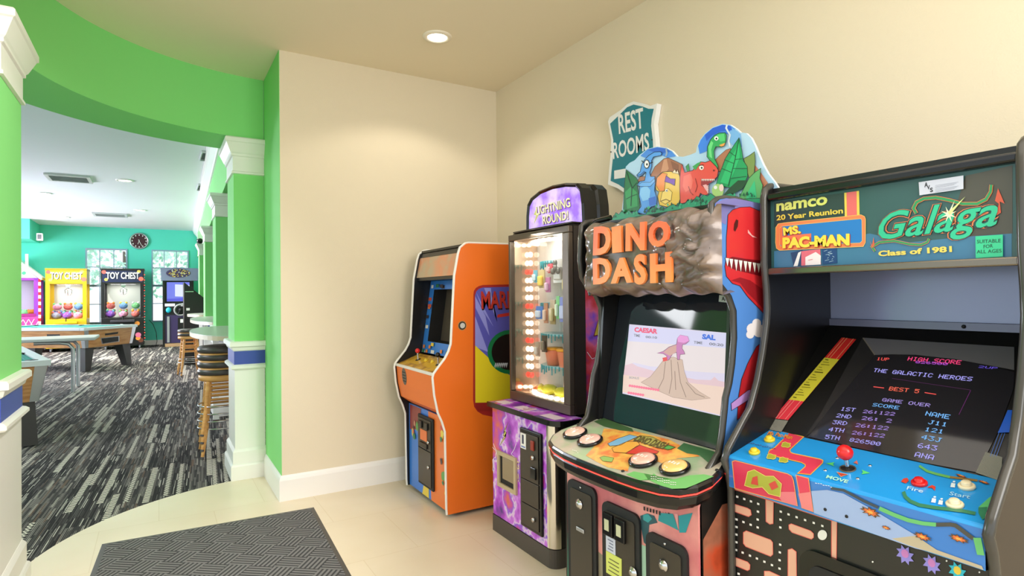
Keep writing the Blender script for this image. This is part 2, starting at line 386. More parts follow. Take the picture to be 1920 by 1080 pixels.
# ------------------------------------------------------------------ columns with their white, blue and green trim
BASE = [(.030, 0), (.030, .10), (.024, .112), (.016, .118), (.016, .205), (.008, .218), (.002, .226)]
RAIL1 = [(.001, .815), (.018, .82), (.026, .828), (.026, .842), (.014, .852), (.004, .856)]
RAIL2 = [(.004, .955), (.012, .962), (.018, .985), (.034, .992), (.034, 1.016), (.026, 1.026), (.001, 1.03)]
CAP = [(.001, 2.285), (.014, 2.288), (.014, 2.302), (.006, 2.308), (.006, 2.415), (.016, 2.42), (.016, 2.435), (.024, 2.445), (.052, 2.512), (.060, 2.518), (.060, 2.545), (.052, 2.554), (.001, 2.556)]
def column(x0, x1, y0, y1, top=ZS):
    b = MB(); b.box(x0, x1, y0, y1, 1.02, min(top, 2.30), GREEN); o = b.build('column', kind=K); par(o)
    b = MB(); b.box(x0+.0005, x1-.0005, y0+.0005, y1-.0005, .2, .83, WHITE); b.build('panel', o)
    stack(x0, x1, y0, y1, BASE, WHITE).build('base', o)
    stack(x0, x1, y0, y1, RAIL1, WHITE).build('lower_rail', o)
    MB().box(x0-.003, x1+.003, y0-.003, y1+.003, .85, .962, BLUEB).build('blue_band', o)
    stack(x0, x1, y0, y1, RAIL2, WHITE).build('chair_rail', o)
    stack(x0, x1, y0, y1, CAP, WHITE).build('capital', o)
    return o
def par(o): TM[o.name] = Matrix()
column(.487, .698, 4.827, 5.27)
column(-1.0, -.555, 3.14, 3.585)
rowx = lambda y: .487+.030*(y-4.827)
for y in (7.5, 11.0, 14.5): column(rowx(y), rowx(y)+.24, y, y+.42)
# half wall and beam joining the row of columns
b = MB()
def skew(bm, dx0, dx1, y0, y1, z0, z1, m):
    a = [(rowx(y0)+dx0, y0, z0), (rowx(y0)+dx1, y0, z0), (rowx(y1)+dx1, y1, z0), (rowx(y1)+dx0, y1, z0)]
    bm.prism(a, (0, 0, z1-z0), m)
skew(b, .15, .21, 5.29, 16.5, 0, .84, WHITE); skew(b, .145, .215, 5.29, 16.5, .84, .955, BLUEB); skew(b, .15, .21, 5.29, 16.5, .955, .985, WHITE)
b.build('wall_half', kind=K)
b = MB(); skew(b, .07, .22, 5.24, 19.9, ZS, ZG, GREEN); b.build('wall_beam', kind=K)
prof = [(.0, 3.17), (.02, 3.175), (.03, 3.20), (.085, 3.27), (.10, 3.285), (.10, 3.32), (.115, 3.33), (.115, 3.359), (.0, 3.359)]
rows = [[(rowx(y)-p+.07, y, z) for p, z in prof] for y in (5.45, 19.9)]
b = MB(); b.grid(rows, WHITE, sm=False); b.poly(rows[0], WHITE); b.build('trim_1', kind=K)
MB().box(3.0, 3.1, 4.85, 20.2, 0, ZG, GREEN).build('wall_game_room_right', kind=K)

# ------------------------------------------------------------------ far wall with its two windows
YF = 20.0
WIN = [(-1.72, -.744), (-.16, .791)]; WZ0, WZ1 = .67, 2.765
b = MB(); xs = [-7]+[v for w in WIN for v in w]+[3.1]
for i in range(0, 6, 2): b.box(xs[i], xs[i+1], YF, YF+.16, 0, ZG, TEAL)
for a, c in WIN: b.box(a, c, YF, YF+.16, 0, WZ0, TEAL); b.box(a, c, YF, YF+.16, WZ1, ZG, TEAL)
b.build('wall_far', kind=K)
MB().box(-7, 2.9, YF-.02, YF-.001, 0, .14, WHITE).build('baseboard_far', kind=K)
WFR = M('window_frame_grey', (150, 176, 196), .4)
for k, (a, c) in enumerate(WIN):
    b = MB(); t = .035
    b.box(a, a+t, YF-.02, YF+.1, WZ0, WZ1, WFR); b.box(c-t, c, YF-.02, YF+.1, WZ0, WZ1, WFR); b.box(a+t, c-t, YF-.02, YF+.1, WZ1-t, WZ1, WFR); b.box(a+t, c-t, YF-.03, YF+.1, WZ0, WZ0+t, WFR)
    b.box(a+t, c-t, YF+.01, YF+.08, 1.69, 1.75, WFR)
    for i in (1, 2): x = a+(c-a)*i/3; b.box(x-.011, x+.011, YF+.03, YF+.06, WZ0+t, WZ1-t, WFR)
    for z in (1.2, 2.24): b.box(a+t, c-t, YF+.031, YF+.059, z-.011, z+.011, WFR)
    w = b.build('window_%d' % (k+1), kind=K); par(w)
    MB().box(a+t, c-t, YF+.042, YF+.048, WZ0+t, WZ1-t, GLASS).build('pane', w)
# left game room wall, out of view: its window opening lets in an added area lamp
b = MB()
b.box(-6.1, -6.0, 5, 13.5, 0, ZG, TEAL); b.box(-6.1, -6.0, 18.5, 20, 0, ZG, TEAL); b.box(-6.1, -6, 13.5, 18.5, 0, .7, TEAL); b.box(-6.1, -6, 13.5, 18.5, 2.9, ZG, TEAL)
b.build('wall_game_room_left', kind=K)
b = MB(); b.box(-6.08, -6.02, 13.5, 13.56, .7, 2.9, WFR); b.box(-6.08, -6.02, 18.44, 18.5, .7, 2.9, WFR); b.box(-6.08, -6.02, 13.56, 18.44, .7, .76, WFR); b.box(-6.08, -6.02, 13.56, 18.44, 2.84, 2.9, WFR)
for k in range(1, 6): b.box(-6.07, -6.03, 13.5+k*5/6-.025, 13.5+k*5/6+.025, .76, 2.84, WFR)
b.box(-6.069, -6.031, 13.56, 18.44, 1.78, 1.83, WFR); b.build('window_3', kind=K)
# a lowered bulkhead in the far left corner
MB().box(-6, -2.72, 18.6, YF-.001, 2.86, ZG-.001, TEAL).build('trim_4', kind=K)
# outside: ground and trees beyond the windows
MB().box(-9, 8, YF+.3, 40, -.3, -.1, M('lawn', (150, 178, 140), .9)).build('ground', kind=K)
LEAF = M('sunlit_leaves', (170, 222, 200), .7, vary=(226, 244, 234), vscale=9)
BARK = M('tree_bark', (112, 100, 92), .9)
for i, (x, y, h, lab) in enumerate([(-3.0, 26, 3.4, 'pale leafy tree outside the left far window'), (-1.2, 29, 4.4, 'taller tree outside, seen between the two far windows'), (.6, 25.5, 3.3, 'small leafy tree outside the right far window'), (2.6, 30, 4.6, 'leafy tree furthest right outside the far windows')]):
    t = thing('tree', lab, 'tree', (x, y, -.1), 0, 'trees outside the far windows')
    MB().tube([(x, y, -.1), (x+.05, y, h*.4), (x, y+.1, h*.75)], [.13, .1, .05], BARK).build('trunk', t)
    rnd = random.Random(i); b = MB()
    for k in range(420):
        a, e, r = rnd.uniform(0, 6.28), rnd.uniform(-1, 1), rnd.uniform(.4, 1)**.5*h*.36
        c = Vector((x+r*cos(a)*(1-e*e)**.5, y+r*sin(a)*(1-e*e)**.5, h*.72+r*e)); u = Vector((rnd.uniform(-1, 1), rnd.uniform(-1, 1), rnd.uniform(-1, 1))).normalized()*.12; w = u.orthogonal()*.5
        b.poly([c-u, c+w, c+u, c-w], LEAF)
    b.build('foliage', t)

# ------------------------------------------------------------------ lamps, vents and small wall things
lp = Vector((1.536, 3.44, ZC))
t = thing('recessed_ceiling_light', 'round recessed downlight glowing in the tan foyer ceiling', 'ceiling light', lp)
MB().lathe(lp, [(.062, -.001), (.064, -.012), (.090, -.010), (.094, -.001)], M('downlight_trim', (246, 236, 216), .4), 32).build('trim_ring', t)
MB().lathe(lp, [(.0, -.009), (.04, -.0085), (.062, -.006)], BULB, 28).build('lens', t)
lamp('downlight', 'SPOT', lp-Vector((0, 0, .03)), lp-Vector((0, 0, 1)), 17, WARM, .05, spot=radians(132), blend=.3)
for i, (px, py, lab) in enumerate([(234, 338, 'brightest downlight in the white ceiling, right of the nearest vent'), (82, 362, 'downlight in the white ceiling below left of the nearest vent'), (120, 407, 'downlight in the white ceiling closest to the pink gabled machine'), (263, 394, 'downlight in the white ceiling right of the far vent')]):
    p = pk(PZ(ZG), px, py)
    t = thing('recessed_ceiling_light', lab, 'ceiling light', p, 0, 'downlights in the game room ceiling')
    MB().lathe(p, [(.09, -.001), (.092, -.012), (.13, -.01), (.134, -.001)], WHITE, 24).build('trim_ring', t)
    MB().lathe(p, [(.0, -.009), (.06, -.0085), (.09, -.006)], BULB, 20).build('lens', t)
    lamp('downlight', 'SPOT', p-Vector((0, 0, .03)), p-Vector((0, 0, 1)), (170, 120, 420, 240)[i], (1, .95, .84), .08, spot=radians(140), blend=.6)
VENT = M('vent_metal', (206, 206, 208), .4); VDK = M('vent_shadow', (90, 92, 96), .7)
for px, py, sx, sy, lab in [(130, 333, .30, .30, 'square air vent nearest the green arch in the white ceiling'), (207, 402, .34, .3, 'flat air vent in the white ceiling near the wall clock'), (376, 350, .055, .3, 'narrow grey air vent beside the beam, further one'), (384, 291, .055, .28, 'narrow grey air vent beside the beam, nearer one')]:
    p = pk(PZ(ZG), px, py); t = thing('ceiling_vent', lab, 'vent', p, 0, 'air vents in the game room ceiling')
    b = MB(); x, y = p.x, p.y; fw = min(.05, sx*.25)
    for (x0, x1, y0, y1) in ((x-sx, x+sx, y-sy, y-sy+fw), (x-sx, x+sx, y+sy-fw, y+sy), (x-sx, x-sx+fw, y-sy+fw, y+sy-fw), (x+sx-fw, x+sx, y-sy+fw, y+sy-fw)): b.box(x0, x1, y0, y1, ZG-.03, ZG-.001, VENT)
    b.build('frame', t)
    MB().box(x-sx+fw, x+sx-fw, y-sy+fw, y+sy-fw, ZG-.006, ZG-.001, VDK).build('grille', t)
    if sx < .1: continue
    b = MB(); n = 6
    for k in range(n):
        yy = y-sy+fw+(2*sy-2*fw)*(k+.5)/n; b.obox((x-sx+fw, yy-.02, ZG-.03), (2*sx-2*fw, 0, 0), (0, .03, .02), (0, .002, -.004), VENT)
    b.build('louvre', t)
p = pk(PY(YF), 261, 452); r = .235
t = thing('wall_clock', 'round wall clock with dark face and white numerals on the teal wall', 'clock', p)
MB().lathe(p, [(.0, .0), (r, 0), (r, .04), (r-.02, .05), (r-.035, .03)], SILVER, 32, (0, -1, 0)).build('case', t)
b = MB(); b.lathe(p, [(.0, .028), (r-.03, .028)], M('clock_face_dark_red', (70, 24, 34), .4), 32, (0, -1, 0))
for k in range(12):
    a = pi*k/6; c = p+Vector((sin(a)*.17, -.03, cos(a)*.17)); b.box(c.x-.012, c.x+.012, c.y-.001, c.y, c.z-.018, c.z+.018, WHITE)
b.build('dial', t)
b = MB()
for a, l in ((radians(200), .10), (radians(155), .15)):
    c = p+Vector((0, -.034, 0)); e = c+Vector((sin(a)*l, 0, cos(a)*l)); b.tube([c-(e-c)*.3, e], .006, WHITE, 6)
b.build('hands', t)
# security camera dome on the last column, little box on the bulkhead
p = pk(PY(14.4), 375, 451); t = thing('security_camera', 'small dark dome security camera on the furthest green column', 'camera', p)
MB().box(p.x-.05, p.x+.09, p.y-.05, p.y+.06, p.z+.02, p.z+.14, WHITE).build('bracket', t)
MB().ball(p, .07, BLACKG).build('dome', t)
p = pk(PY(18.5), 74, 444)
t = thing('wall_speaker', 'little white box fixed on the teal bulkhead in the far corner', 'speaker', p)
MB().box(p.x-.06, p.x+.06, p.y, p.y+.097, p.z-.09, p.z+.09, WHITE).build('housing', t, .01)
MB().box(p.x-.04, p.x+.04, p.y-.004, p.y-.001, p.z-.06, p.z+.06, VDK).build('grille', t)

# ------------------------------------------------------------------ entrance mat
m4 = [Vector((-.27, 3.975)), Vector((.854, 3.92)), Vector((.76, 2.1)), Vector((-.36, 2.15))]
cen = sum(m4, Vector((0, 0)))/4
t = thing('entrance_mat', 'dark grey ribbed entrance mat with black rubber edge on the tiles', 'mat', (cen.x, cen.y, 0))
ins = [c+(cen-c).normalized()*.05 for c in m4]
MB().prism([(c.x, c.y, .0095) for c in ins], (0, 0, -.006), MATM).build('ribbed_pile', t)
b = MB(); RUB = M('mat_rubber_edge', (84, 82, 78), .55)
b.grid([[(c.x, c.y, .001) for c in m4], [(c.x*.97+cen.x*.03, c.y*.97+cen.y*.03, .006) for c in m4], [(c.x, c.y, .008) for c in ins], [(c.x, c.y, .001) for c in ins]], RUB, cv=True, sm=False)
b.build('rubber_border', t)

# ------------------------------------------------------------------ restroom sign
SG = PX(2.338); TL = M('sign_teal', (10, 128, 146), .35)
outl = [(1140, 228), (1143, 220), (1164, 206), (1176, 195), (1188, 190), (1206, 194), (1218, 199), (1232, 194), (1229, 215), (1226, 232), (1229, 262), (1232, 300), (1230, 330), (1232, 350), (1214, 353), (1200, 360), (1186, 371), (1170, 361), (1158, 353), (1140, 346), (1142, 318), (1145, 290), (1146, 262)]
inn = [(1144, 232), (1164, 213), (1176, 201), (1188, 196), (1206, 200), (1216, 204), (1226, 204), (1222, 222), (1221, 236), (1224, 262), (1226, 300), (1224, 330), (1225, 343), (1210, 347), (1198, 354), (1186, 363), (1170, 353), (1160, 346), (1145, 339), (1147, 318), (1150, 290), (1150, 262)]
ctr = pk(SG, 1186, 280)
t = thing('restroom_sign', 'teal shield-shaped REST ROOMS sign with white border on the cream wall', 'sign', (XR, ctr.y, ctr.z))
b = MB(); b.prism([pk(SG, *p) for p in outl], (.033, 0, 0), M('sign_white', (244, 244, 242), .4)); b.build('board', t)
b = MB(); b.art(SG, inn, TL, 1)
SW = M('sign_white', (244, 244, 242), .4)
b.ptext(SG, 'REST', (1161, 252), (1208, 240), (1159, 215), SW, 3, .022); b.ptext(SG, 'ROOMS', (1150, 299), (1218, 281), (1149, 268), SW, 3, .022)
b.art(SG, [(1152, 320), (1196, 312), (1196, 305), (1210, 318), (1197, 334), (1197, 329), (1152, 336)], SW, 3)
for x, y in ((1146, 285), (1223, 262)): b.dot(SG, x, y, 1.4, C(40, 40, 44), 4, 8)
b.build('face', t)
# ================================================================== game room furniture
VINYL = M('black_vinyl', (74, 68, 66), .3); TABTOP = M('pale_table_laminate', (214, 214, 204), .3); TABEDGE = M('table_edge_wood', (206, 190, 160), .45)
# ---- stools
def stool(loc, label, group):
    x, y, z = loc; t = thing('bar_stool', label, 'stool', loc, 0, group); c = Vector((x, y, z))
    MB().lathe(c, [(.0, .640), (.165, .640), (.180, .648), (.180, .686), (.172, .692), (0, .692)], PINE, 28).build('seat_ring', t)
    MB().lathe(c, [(.168, .6925), (.184, .698), (.190, .716), (.187, .735), (.172, .748), (.12, .753), (0, .754)], VINYL, 28).build('cushion', t)
    for k in range(4):
        a = radians(45+90*k); d = Vector((cos(a), sin(a), 0))
        b = MB(); b.tube([c+d*.135+Vector((0, 0, .62)), c+d*.150+Vector((0, 0, .5)), c+d*.178+Vector((0, 0, .25)), c+d*.222+Vector((0, 0, .03)), c+d*.232], [.018, .018, .017, .014, .013], PINE, 10)
        b.tube([c+d*.2275+Vector((0, 0, .016)), c+d*.2325], .0155, VINYL, 10); b.build('leg', t)
    ring_ = [c+Vector((cos(2*pi*k/28)*.186, sin(2*pi*k/28)*.186, .24)) for k in range(28)]
    MB().tube(ring_, .006, CHROME, 8, True).build('foot_ring', t)
    b = MB()
    for k in range(4):
        a0, a1 = radians(45+90*k), radians(135+90*k)
        for zz, rr in ((.42, .160), (.52, .150)): b.tube([c+Vector((cos(a0)*rr, sin(a0)*rr, zz)), c+Vector((cos(a1)*rr, sin(a1)*rr, zz))], .010, PINE, 8)
    b.build('stretcher', t)
    return t
s0 = stool((.475, 5.76, 0), 'lowest wooden stool of the stack beside the nearest column, standing on the carpet', 'stools stacked beside the nearest column')
for k, nm in enumerate(('second stool up in the stack beside the nearest column', 'third stool up in the stack beside the nearest column', 'top black-cushioned stool of the stack beside the nearest column')):
    dup(s0, (.475, 5.76, .063*(k+1)), 0, nm)
s1 = dup(s0, (.47, 11.75, 0), radians(8), 'lower stool of the far stack, behind the tip of the oval bar table', 'stools stacked behind the oval bar table')
dup(s0, (.47, 11.75, .063), radians(8), 'upper stool of the far stack, behind the tip of the oval bar table', 'stools stacked behind the oval bar table')
# ---- oval bar tables fixed to the row of columns
def bar_table(yc, ly, lx, z, label):
    x = rowx(yc)+.145; t = thing('bar_table', label, 'table', (x, yc, 0), 0, 'oval bar tables along the columns')
    pts = [(x-lx*abs(sin(a))**.8, yc-ly*cos(a)) for a in [pi*k/28 for k in range(29)]]
    keep = [p for p in pts]
    b = MB(); b.prism([(u, v, z-.004) for u, v in keep], (0, 0, .004), TABTOP); b.build('top_laminate', t)
    b = MB(); b.prism([(u, v, z-.042) for u, v in keep], (0, 0, .037), TABEDGE); b.build('tabletop', t)
    b = MB(); b.box(x-.16, x-.10, yc+.9, yc+.96, 0, z-.043, WHITE); b.build('support_post', t)
bar_table(6.41, 1.05, .42, 1.035, 'pale oval bar table behind the stool stack beside the nearest column')
bar_table(9.5, 1.4, .38, 1.05, 'pale oval bar table between the second and third columns')
bar_table(12.2, .72, .40, 1.06, 'furthest pale bar table, beside the tall black cabinet')
# ---- pool tables
CLOTH = M('green_pool_cloth', (12, 132, 122), .85); RAILM = M('pale_rail_laminate', (206, 212, 218), .3); LEGB = M('dark_table_leg', (54, 50, 50), .5)
def pool_table(A, e1, e2, w, l, h, label):
    A = Vector((*A, 0)); e1 = Vector((*e1, 0)).normalized(); e2 = Vector((*e2, 0)).normalized(); Z = Vector((0, 0, 1))
    c = A+e1*w/2+e2*l/2; t = thing('pool_table', label, 'pool table', (c.x, c.y, 0), atan2(e2.y, e2.x), 'pool tables on the carpet')
    def P(u, v, z): return A+e1*u+e2*v+Z*z
    bt, dz = .09, .30                                     # cabinet tapers inwards below
    top = [P(.02, .02, h-.05), P(w-.02, .02, h-.05), P(w-.02, l-.02, h-.05), P(.02, l-.02, h-.05)]
    bot = [P(bt, bt*.7, h-.38), P(w-bt, bt*.7, h-.38), P(w-bt, l-bt*.7, h-.38), P(bt, l-bt*.7, h-.38)]
    b = MB(); b.grid([top, bot], OAK, cv=True, sm=False); b.poly(bot, BLACKM); b.poly(top, OAK); b.build('cabinet', t)
    b = MB()
    for u0, u1, v0, v1 in ((0, w, 0, .09), (0, w, l-.09, l), (0, .09, .09, l-.09), (w-.09, w, .09, l-.09)): b.prism([P(u0, v0, h-.05), P(u1, v0, h-.05), P(u1, v1, h-.05), P(u0, v1, h-.05)], Z*.05, RAILM)
    b.build('rail', t, .008)
    b = MB(); b.prism([P(.09, .09, h-.045), P(w-.09, .09, h-.045), P(w-.09, l-.09, h-.045), P(.09, l-.09, h-.045)], Z*.03, CLOTH)
    for u0, u1, v0, v1 in ((.2, w-.2, .12, .16), (.2, w-.2, l-.16, l-.12), (.12, .16, .2, l-.2), (w-.16, w-.12, .2, l-.2)): b.prism([P(u0, v0, h-.014), P(u1, v0, h-.014), P(u1, v1, h-.014), P(u0, v1, h-.014)], Z*.012, CLOTH)
    b.build('cloth', t)
    for u in (.13, w-.13):
        for v in (.13, l/2, l-.13): MB().lathe(P(u, v, h-.013), [(.052, 0), (.052, .0145), (.0, .0145)], BLACKM, 14).build('pocket', t)
    for u, v, k in ((0, 0, 0), (w, 0, 1), (w, l, 2), (0, l, 3)):
        su, sv = (1 if u == 0 else -1), (1 if v == 0 else -1)
        b = MB(); q1, q2 = top[k], bot[k]
        for d in (e1*su, e2*sv):
            o = e1*su*-.006+e2*sv*-.006; b.prism([q1+o+Z*.045, q1+o+d*.10+Z*.045, q2+o+d*.07, q2+o], (e2*sv if d == e1*su else e1*su)*.005, SILVER)
        b.build('corner_cap', t)
        f = q2-Z*0+e1*su*.12+e2*sv*.12; b = MB()
        b.grid([[f+e1*a*.10+e2*c_*.10 for a, c_ in ((-1, -1), (1, -1), (1, 1), (-1, 1))], [f-Z*(h-.385)-e1*su*.06-e2*sv*.06+e1*a*.06+e2*c_*.06 for a, c_ in ((-1, -1), (1, -1), (1, 1), (-1, 1))]], LEGB, cv=True, sm=False)
        b.build('leg', t)
    def face(uv, m, k, nm, side):                          # shapes on the end (side 0) or long (side 1) face
        b = MB(); n = (bot[1]-bot[0]).cross(top[0]-bot[0]).normalized() if side == 0 else (bot[0]-bot[3]).cross(top[0]-bot[0]).normalized()
        a0, a1, b0, b1 = (top[0], top[1], bot[0], bot[1]) if side == 0 else (top[0], top[3], bot[0], bot[3])
        if n.dot(c-a0) > 0: n = -n
        b.poly([a0.lerp(a1, u).lerp(b0.lerp(b1, u), v)+n*.002*k for u, v in uv], m); return b, nm
    for uv, m, k, nm, sd in (([(.30, .50), (.68, .48), (.70, .82), (.33, .86)], SILVER, 1, 'return_frame', 0), ([(.32, .53), (.66, .51), (.68, .79), (.35, .83)], BLACKM, 2, 'ball_return', 0), ([(.38, .26), (.64, .22), (.64, .33), (.38, .37)], BLACKM, 2, 'coin_slot', 0), ([(.22, .2), (.34, .2), (.34, .5), (.22, .5)], BLACKM, 1, 'coin_slot', 1), ([(.55, .5), (.64, .5), (.64, .6), (.55, .6)], BLACKM, 1, 'vent_slot', 1)):
        b, nm = face(uv, m, k, nm, sd); b.build(nm, t)
pool_table((-1.17, 13.35), (.62, .78), (-.78, .62), 1.30, 2.35, .82, 'pool table with turquoise cloth in front of the claw machines')
pool_table((-.86, 6.95), (-.97, -.24), (-.24, .97), 1.25, 2.3, .79, 'nearest pool table, its silver corner showing past the left column')
# ---- grey-topped table with bent chrome legs
t = thing('folding_table', 'grey-topped table with a bent chrome leg in front of the turquoise pool table', 'table', (-1.62, 11.0, 0))
MB().box(-2.4, -.80, 10.62, 11.42, .745, .79, M('grey_table_top', (186, 192, 192), .35)).build('tabletop', t, .012)
for x0, s in ((-2.2, 1), (-1.07, -1)):
    for yy in (10.70, 11.34):
        MB().tube([(x0+s*.45, yy, .725), (x0+s*.16, yy, .722), (x0+s*.05, yy, .70), (x0, yy, .63), (x0, yy, .0)], .026, SILVER, 10).build('leg', t)
# ---- tall black cabinet seen from its side
t = thing('arcade_cabinet', 'tall plain black arcade cabinet with sloping top, side-on by the far bar table', 'arcade machine', (.62, 13.9, 0))
b = MB(); b.prism([(.452, 13.62, 0), (.452, 13.62, 1.675), (.80, 13.62, 1.36), (.86, 13.62, 1.15), (.86, 13.62, 0)], (0, .60, 0), BLACK); b.build('body', t, .01)
b = MB(); b.box(.47, .62, 13.612, 13.618, 1.475, 1.49, CHROME); b.build('trim_strip', t)
MB().box(.49, .55, 13.59, 13.618, 1.10, 1.15, WHITE).build('latch', t)
# ---- claw machines against the far wall
def plush(b, x0, x1, y0, y1, z, n, seed, cols): pass
PLUSH = [M('plush_%d' % i, c, .9) for i, c in enumerate([(232, 120, 110), (150, 90, 200), (226, 226, 220), (240, 150, 60), (120, 170, 220), (236, 160, 190), (150, 150, 170), (250, 214, 90), (120, 200, 130)])]
CLAWS = [0]
def claw(x0, x1, h, body, head, lettering, label, accent, seed, trim, yb=18.95):
    w = x1-x0; d = .84; t = thing('claw_machine', label, 'claw machine', ((x0+x1)/2, yb+d/2, 0), 0, 'prize claw machines along the far wall'); z0, z1 = h*.39, h*.815
    f = .085
    b = MB(); b.box(x0, x1, yb, yb+d, .09, z0, body); b.build('base', t, .012)
    for xx in (x0, x1-f):
        for yy in (yb, yb+d-f): MB().box(xx, xx+f, yy, yy+f, z0, z1, body).build('corner_post', t)
    b = MB(); b.box(x0+f, x1-f, yb+d-.03, yb+d-.01, z0, z1, M('pale_back_panel', (220, 224, 214), .5)); b.build('back_panel', t)
    MB().box(x0+f, x1-f, yb+.01, yb+.016, z0, z1, GLASS).build('window', t)
    b = MB(); b.box(x0, x1, yb, yb+d, z1, h-.04, body); b.box(x0-.01, x1+.01, yb-.012, yb+d, h-.04, h, accent); b.build('header', t)
    pl = PY(yb-.002); b = MB(); b.poly([(x0+.03, yb-.003, z1+.03), (x1-.03, yb-.003, z1+.03), (x1-.03, yb-.003, h-.06), (x0+.03, yb-.003, h-.06)], head)
    if lettering:
        z = z1+(h-z1)*.27; zt = z1+(h-z1)*.72
        b.text(lettering, (x0+w*.13, yb-.009, z), (x1-w*.1, yb-.009, z), (x0+w*.13, yb-.009, zt), C(30, 30, 50), .05)
        b.text(lettering, (x0+w*.12, yb-.012, z+.01), (x1-w*.11, yb-.012, z+.01), (x0+w*.12, yb-.012, zt+.01), WHITE, .02)
    for k, (u, v, r, cc) in enumerate(((.07, .75, .05, (230, 90, 80)), (.93, .3, .06, (236, 110, 90)), (.12, .25, .04, (240, 210, 90)), (.88, .8, .045, (240, 200, 90)))):
        b.lathe((x0+w*u, yb-.006, z1+(h-z1)*v), [(0, 0), (r, 0)], C(*cc), 10, (0, -1, 0))
    b.build('marquee', t)
    b = MB(); cxm = (x0+x1)/2
    b.box(x0+w*.22, x1-w*.22, yb-.16, yb-.002, z0-.12, z0-.06, M('claw_shelf', (60, 58, 64), .4) if not trim else body); b.box(x0+w*.24, x1-w*.24, yb-.02, yb-.002, .16, z0-.14, BLACKM if body is BLACK else body)
    b.build('control_shelf', t, .006)
    b = MB(); b.box(cxm-.12, cxm+.12, yb-.026, yb-.021, .2, .44, BLACKM); b.build('prize_door', t)
    b = MB(); b.tube([(cxm, yb-.08, z0-.06), (cxm, yb-.08, z0+.02)], .012, BLACKM); b.ball((cxm, yb-.08, z0+.03), .024, BLACKM, 8); b.build('joystick', t)
    b = MB(); [MB().box(cxm+u0, cxm+u1, yb-.026, yb-.021, z0+v0, z0+v1, WHITE).build('coin_slot', t) for u0, u1, v0, v1 in ((-.06, 0, -.26, -.17), (.05, .09, -.24, -.2), (.12, .16, -.24, -.2))]
    rnd = random.Random(seed); b = MB()
    for k in range(9):
        u = rnd.uniform(.0, .12) if rnd.random() < .5 else rnd.uniform(.86, .98); r = rnd.uniform(.03, .07); cc = rnd.choice([(226, 90, 80), (240, 150, 60), (70, 130, 210), (236, 120, 150), (110, 60, 40)])
        b.lathe((x0+w*(.02+u*.95), yb-.003-.0005*k, rnd.uniform(.2, z0-.1)), [(0, 0), (min(r, w*.09), 0)], C(*cc), 10, (0, -1, 0))
    b.build('front_art', t)
    b = MB(); b.box(cxm-.05, cxm+.05, yb+d*.4, yb+d*.5, z1-.1, z1, CHROME)
    for k in range(3):
        a = 2*pi*k/3+.5; o = Vector((cxm, yb+d*.45, z1-.1)); b.tube([o, o+Vector((cos(a)*.09, sin(a)*.09, -.06)), o+Vector((cos(a)*.07, sin(a)*.07, -.17)), o+Vector((cos(a)*.02, sin(a)*.02, -.2))], .009, CHROME, 6)
    b.build('claw', t)
    for xx in (x0+.1, x1-.1):
        for yy in (yb+.08, yb+d-.08):
            b = MB(); b.lathe((xx-.02, yy, .045), [(0, 0), (.044, 0), (.044, .04), (0, .04)], M('caster_grey', (150, 150, 155), .5), 14, (1, 0, 0)); b.box(xx-.025, xx+.025, yy-.02, yy+.02, .06, .09, CHROME); b.build('caster', t)
    lamp('claw_light', 'AREA', ((x0+x1)/2, yb+d*.5, z1-.02), ((x0+x1)/2, yb+d*.5, 0), 5, (1, .98, .94), w*.6, .4)
    # the soft toys: things of their own
    n = 9
    for k in range(n):
        i = (seed*2+k*4+k//3) % len(PLUSH); row = k//3; r = (.105, .118, .105)[row]*rnd.uniform(.94, 1)
        px = x0+f+.115+(w-2*f-.23)*(k % 3)/2; py = yb+(.14, .40, .36)[row]; pz = z0+r*.88+.001+(.222 if row == 2 else 0)
        CLAWS[0] += 1
        o = thing('plush_toy', PNAMES[i] + ' soft toy, ' + ('front row', 'back row', 'top of the heap')[row] + ', %s from the left, in the ' % ('first', 'second', 'third')[k % 3] + label.split(' ')[0]+' claw machine', 'soft toy', (px, py, z0), 0, 'soft toys in the claw machines')
        MB().ball((px, py, pz), (r, r, r*.88), PLUSH[i], 12).build('body', o)
        b = MB()
        for s in (-1, 1): b.ball((px+s*r*.62, py-r*.15, pz+r*.78), r*.32, PLUSH[(i+3) % 9], 8)
        b.build('ears', o)
        b = MB()
        for s in (-1, 1): b.ball((px+s*r*.3, py-r*.88, pz+r*.3), r*.11, WHITE, 8); b.ball((px+s*r*.3, py-r*.96, pz+r*.3), r*.06, BLACKM, 6)
        b.build('eyes', o)
    return t
PNAMES = ['coral', 'purple', 'off-white', 'orange', 'sky-blue', 'pink', 'grey', 'yellow', 'mint']
YELL = M('yellow_cabinet', (214, 174, 16), .4); PURP = M('purple_trim', (128, 50, 160), .4)
claw(-2.46, -1.605, 2.15, YELL, C(206, 176, 30), 'TOY CHEST', 'yellow prize claw machine beyond the turquoise pool table', M('dark_yellow_edge', (150, 124, 20), .4), 3, True)
tb = claw(-1.30, -.33, 2.165, BLACK, C(30, 36, 70), 'TOY CHEST', 'black prize claw machine between the two far windows', BLACKM, 5, False)
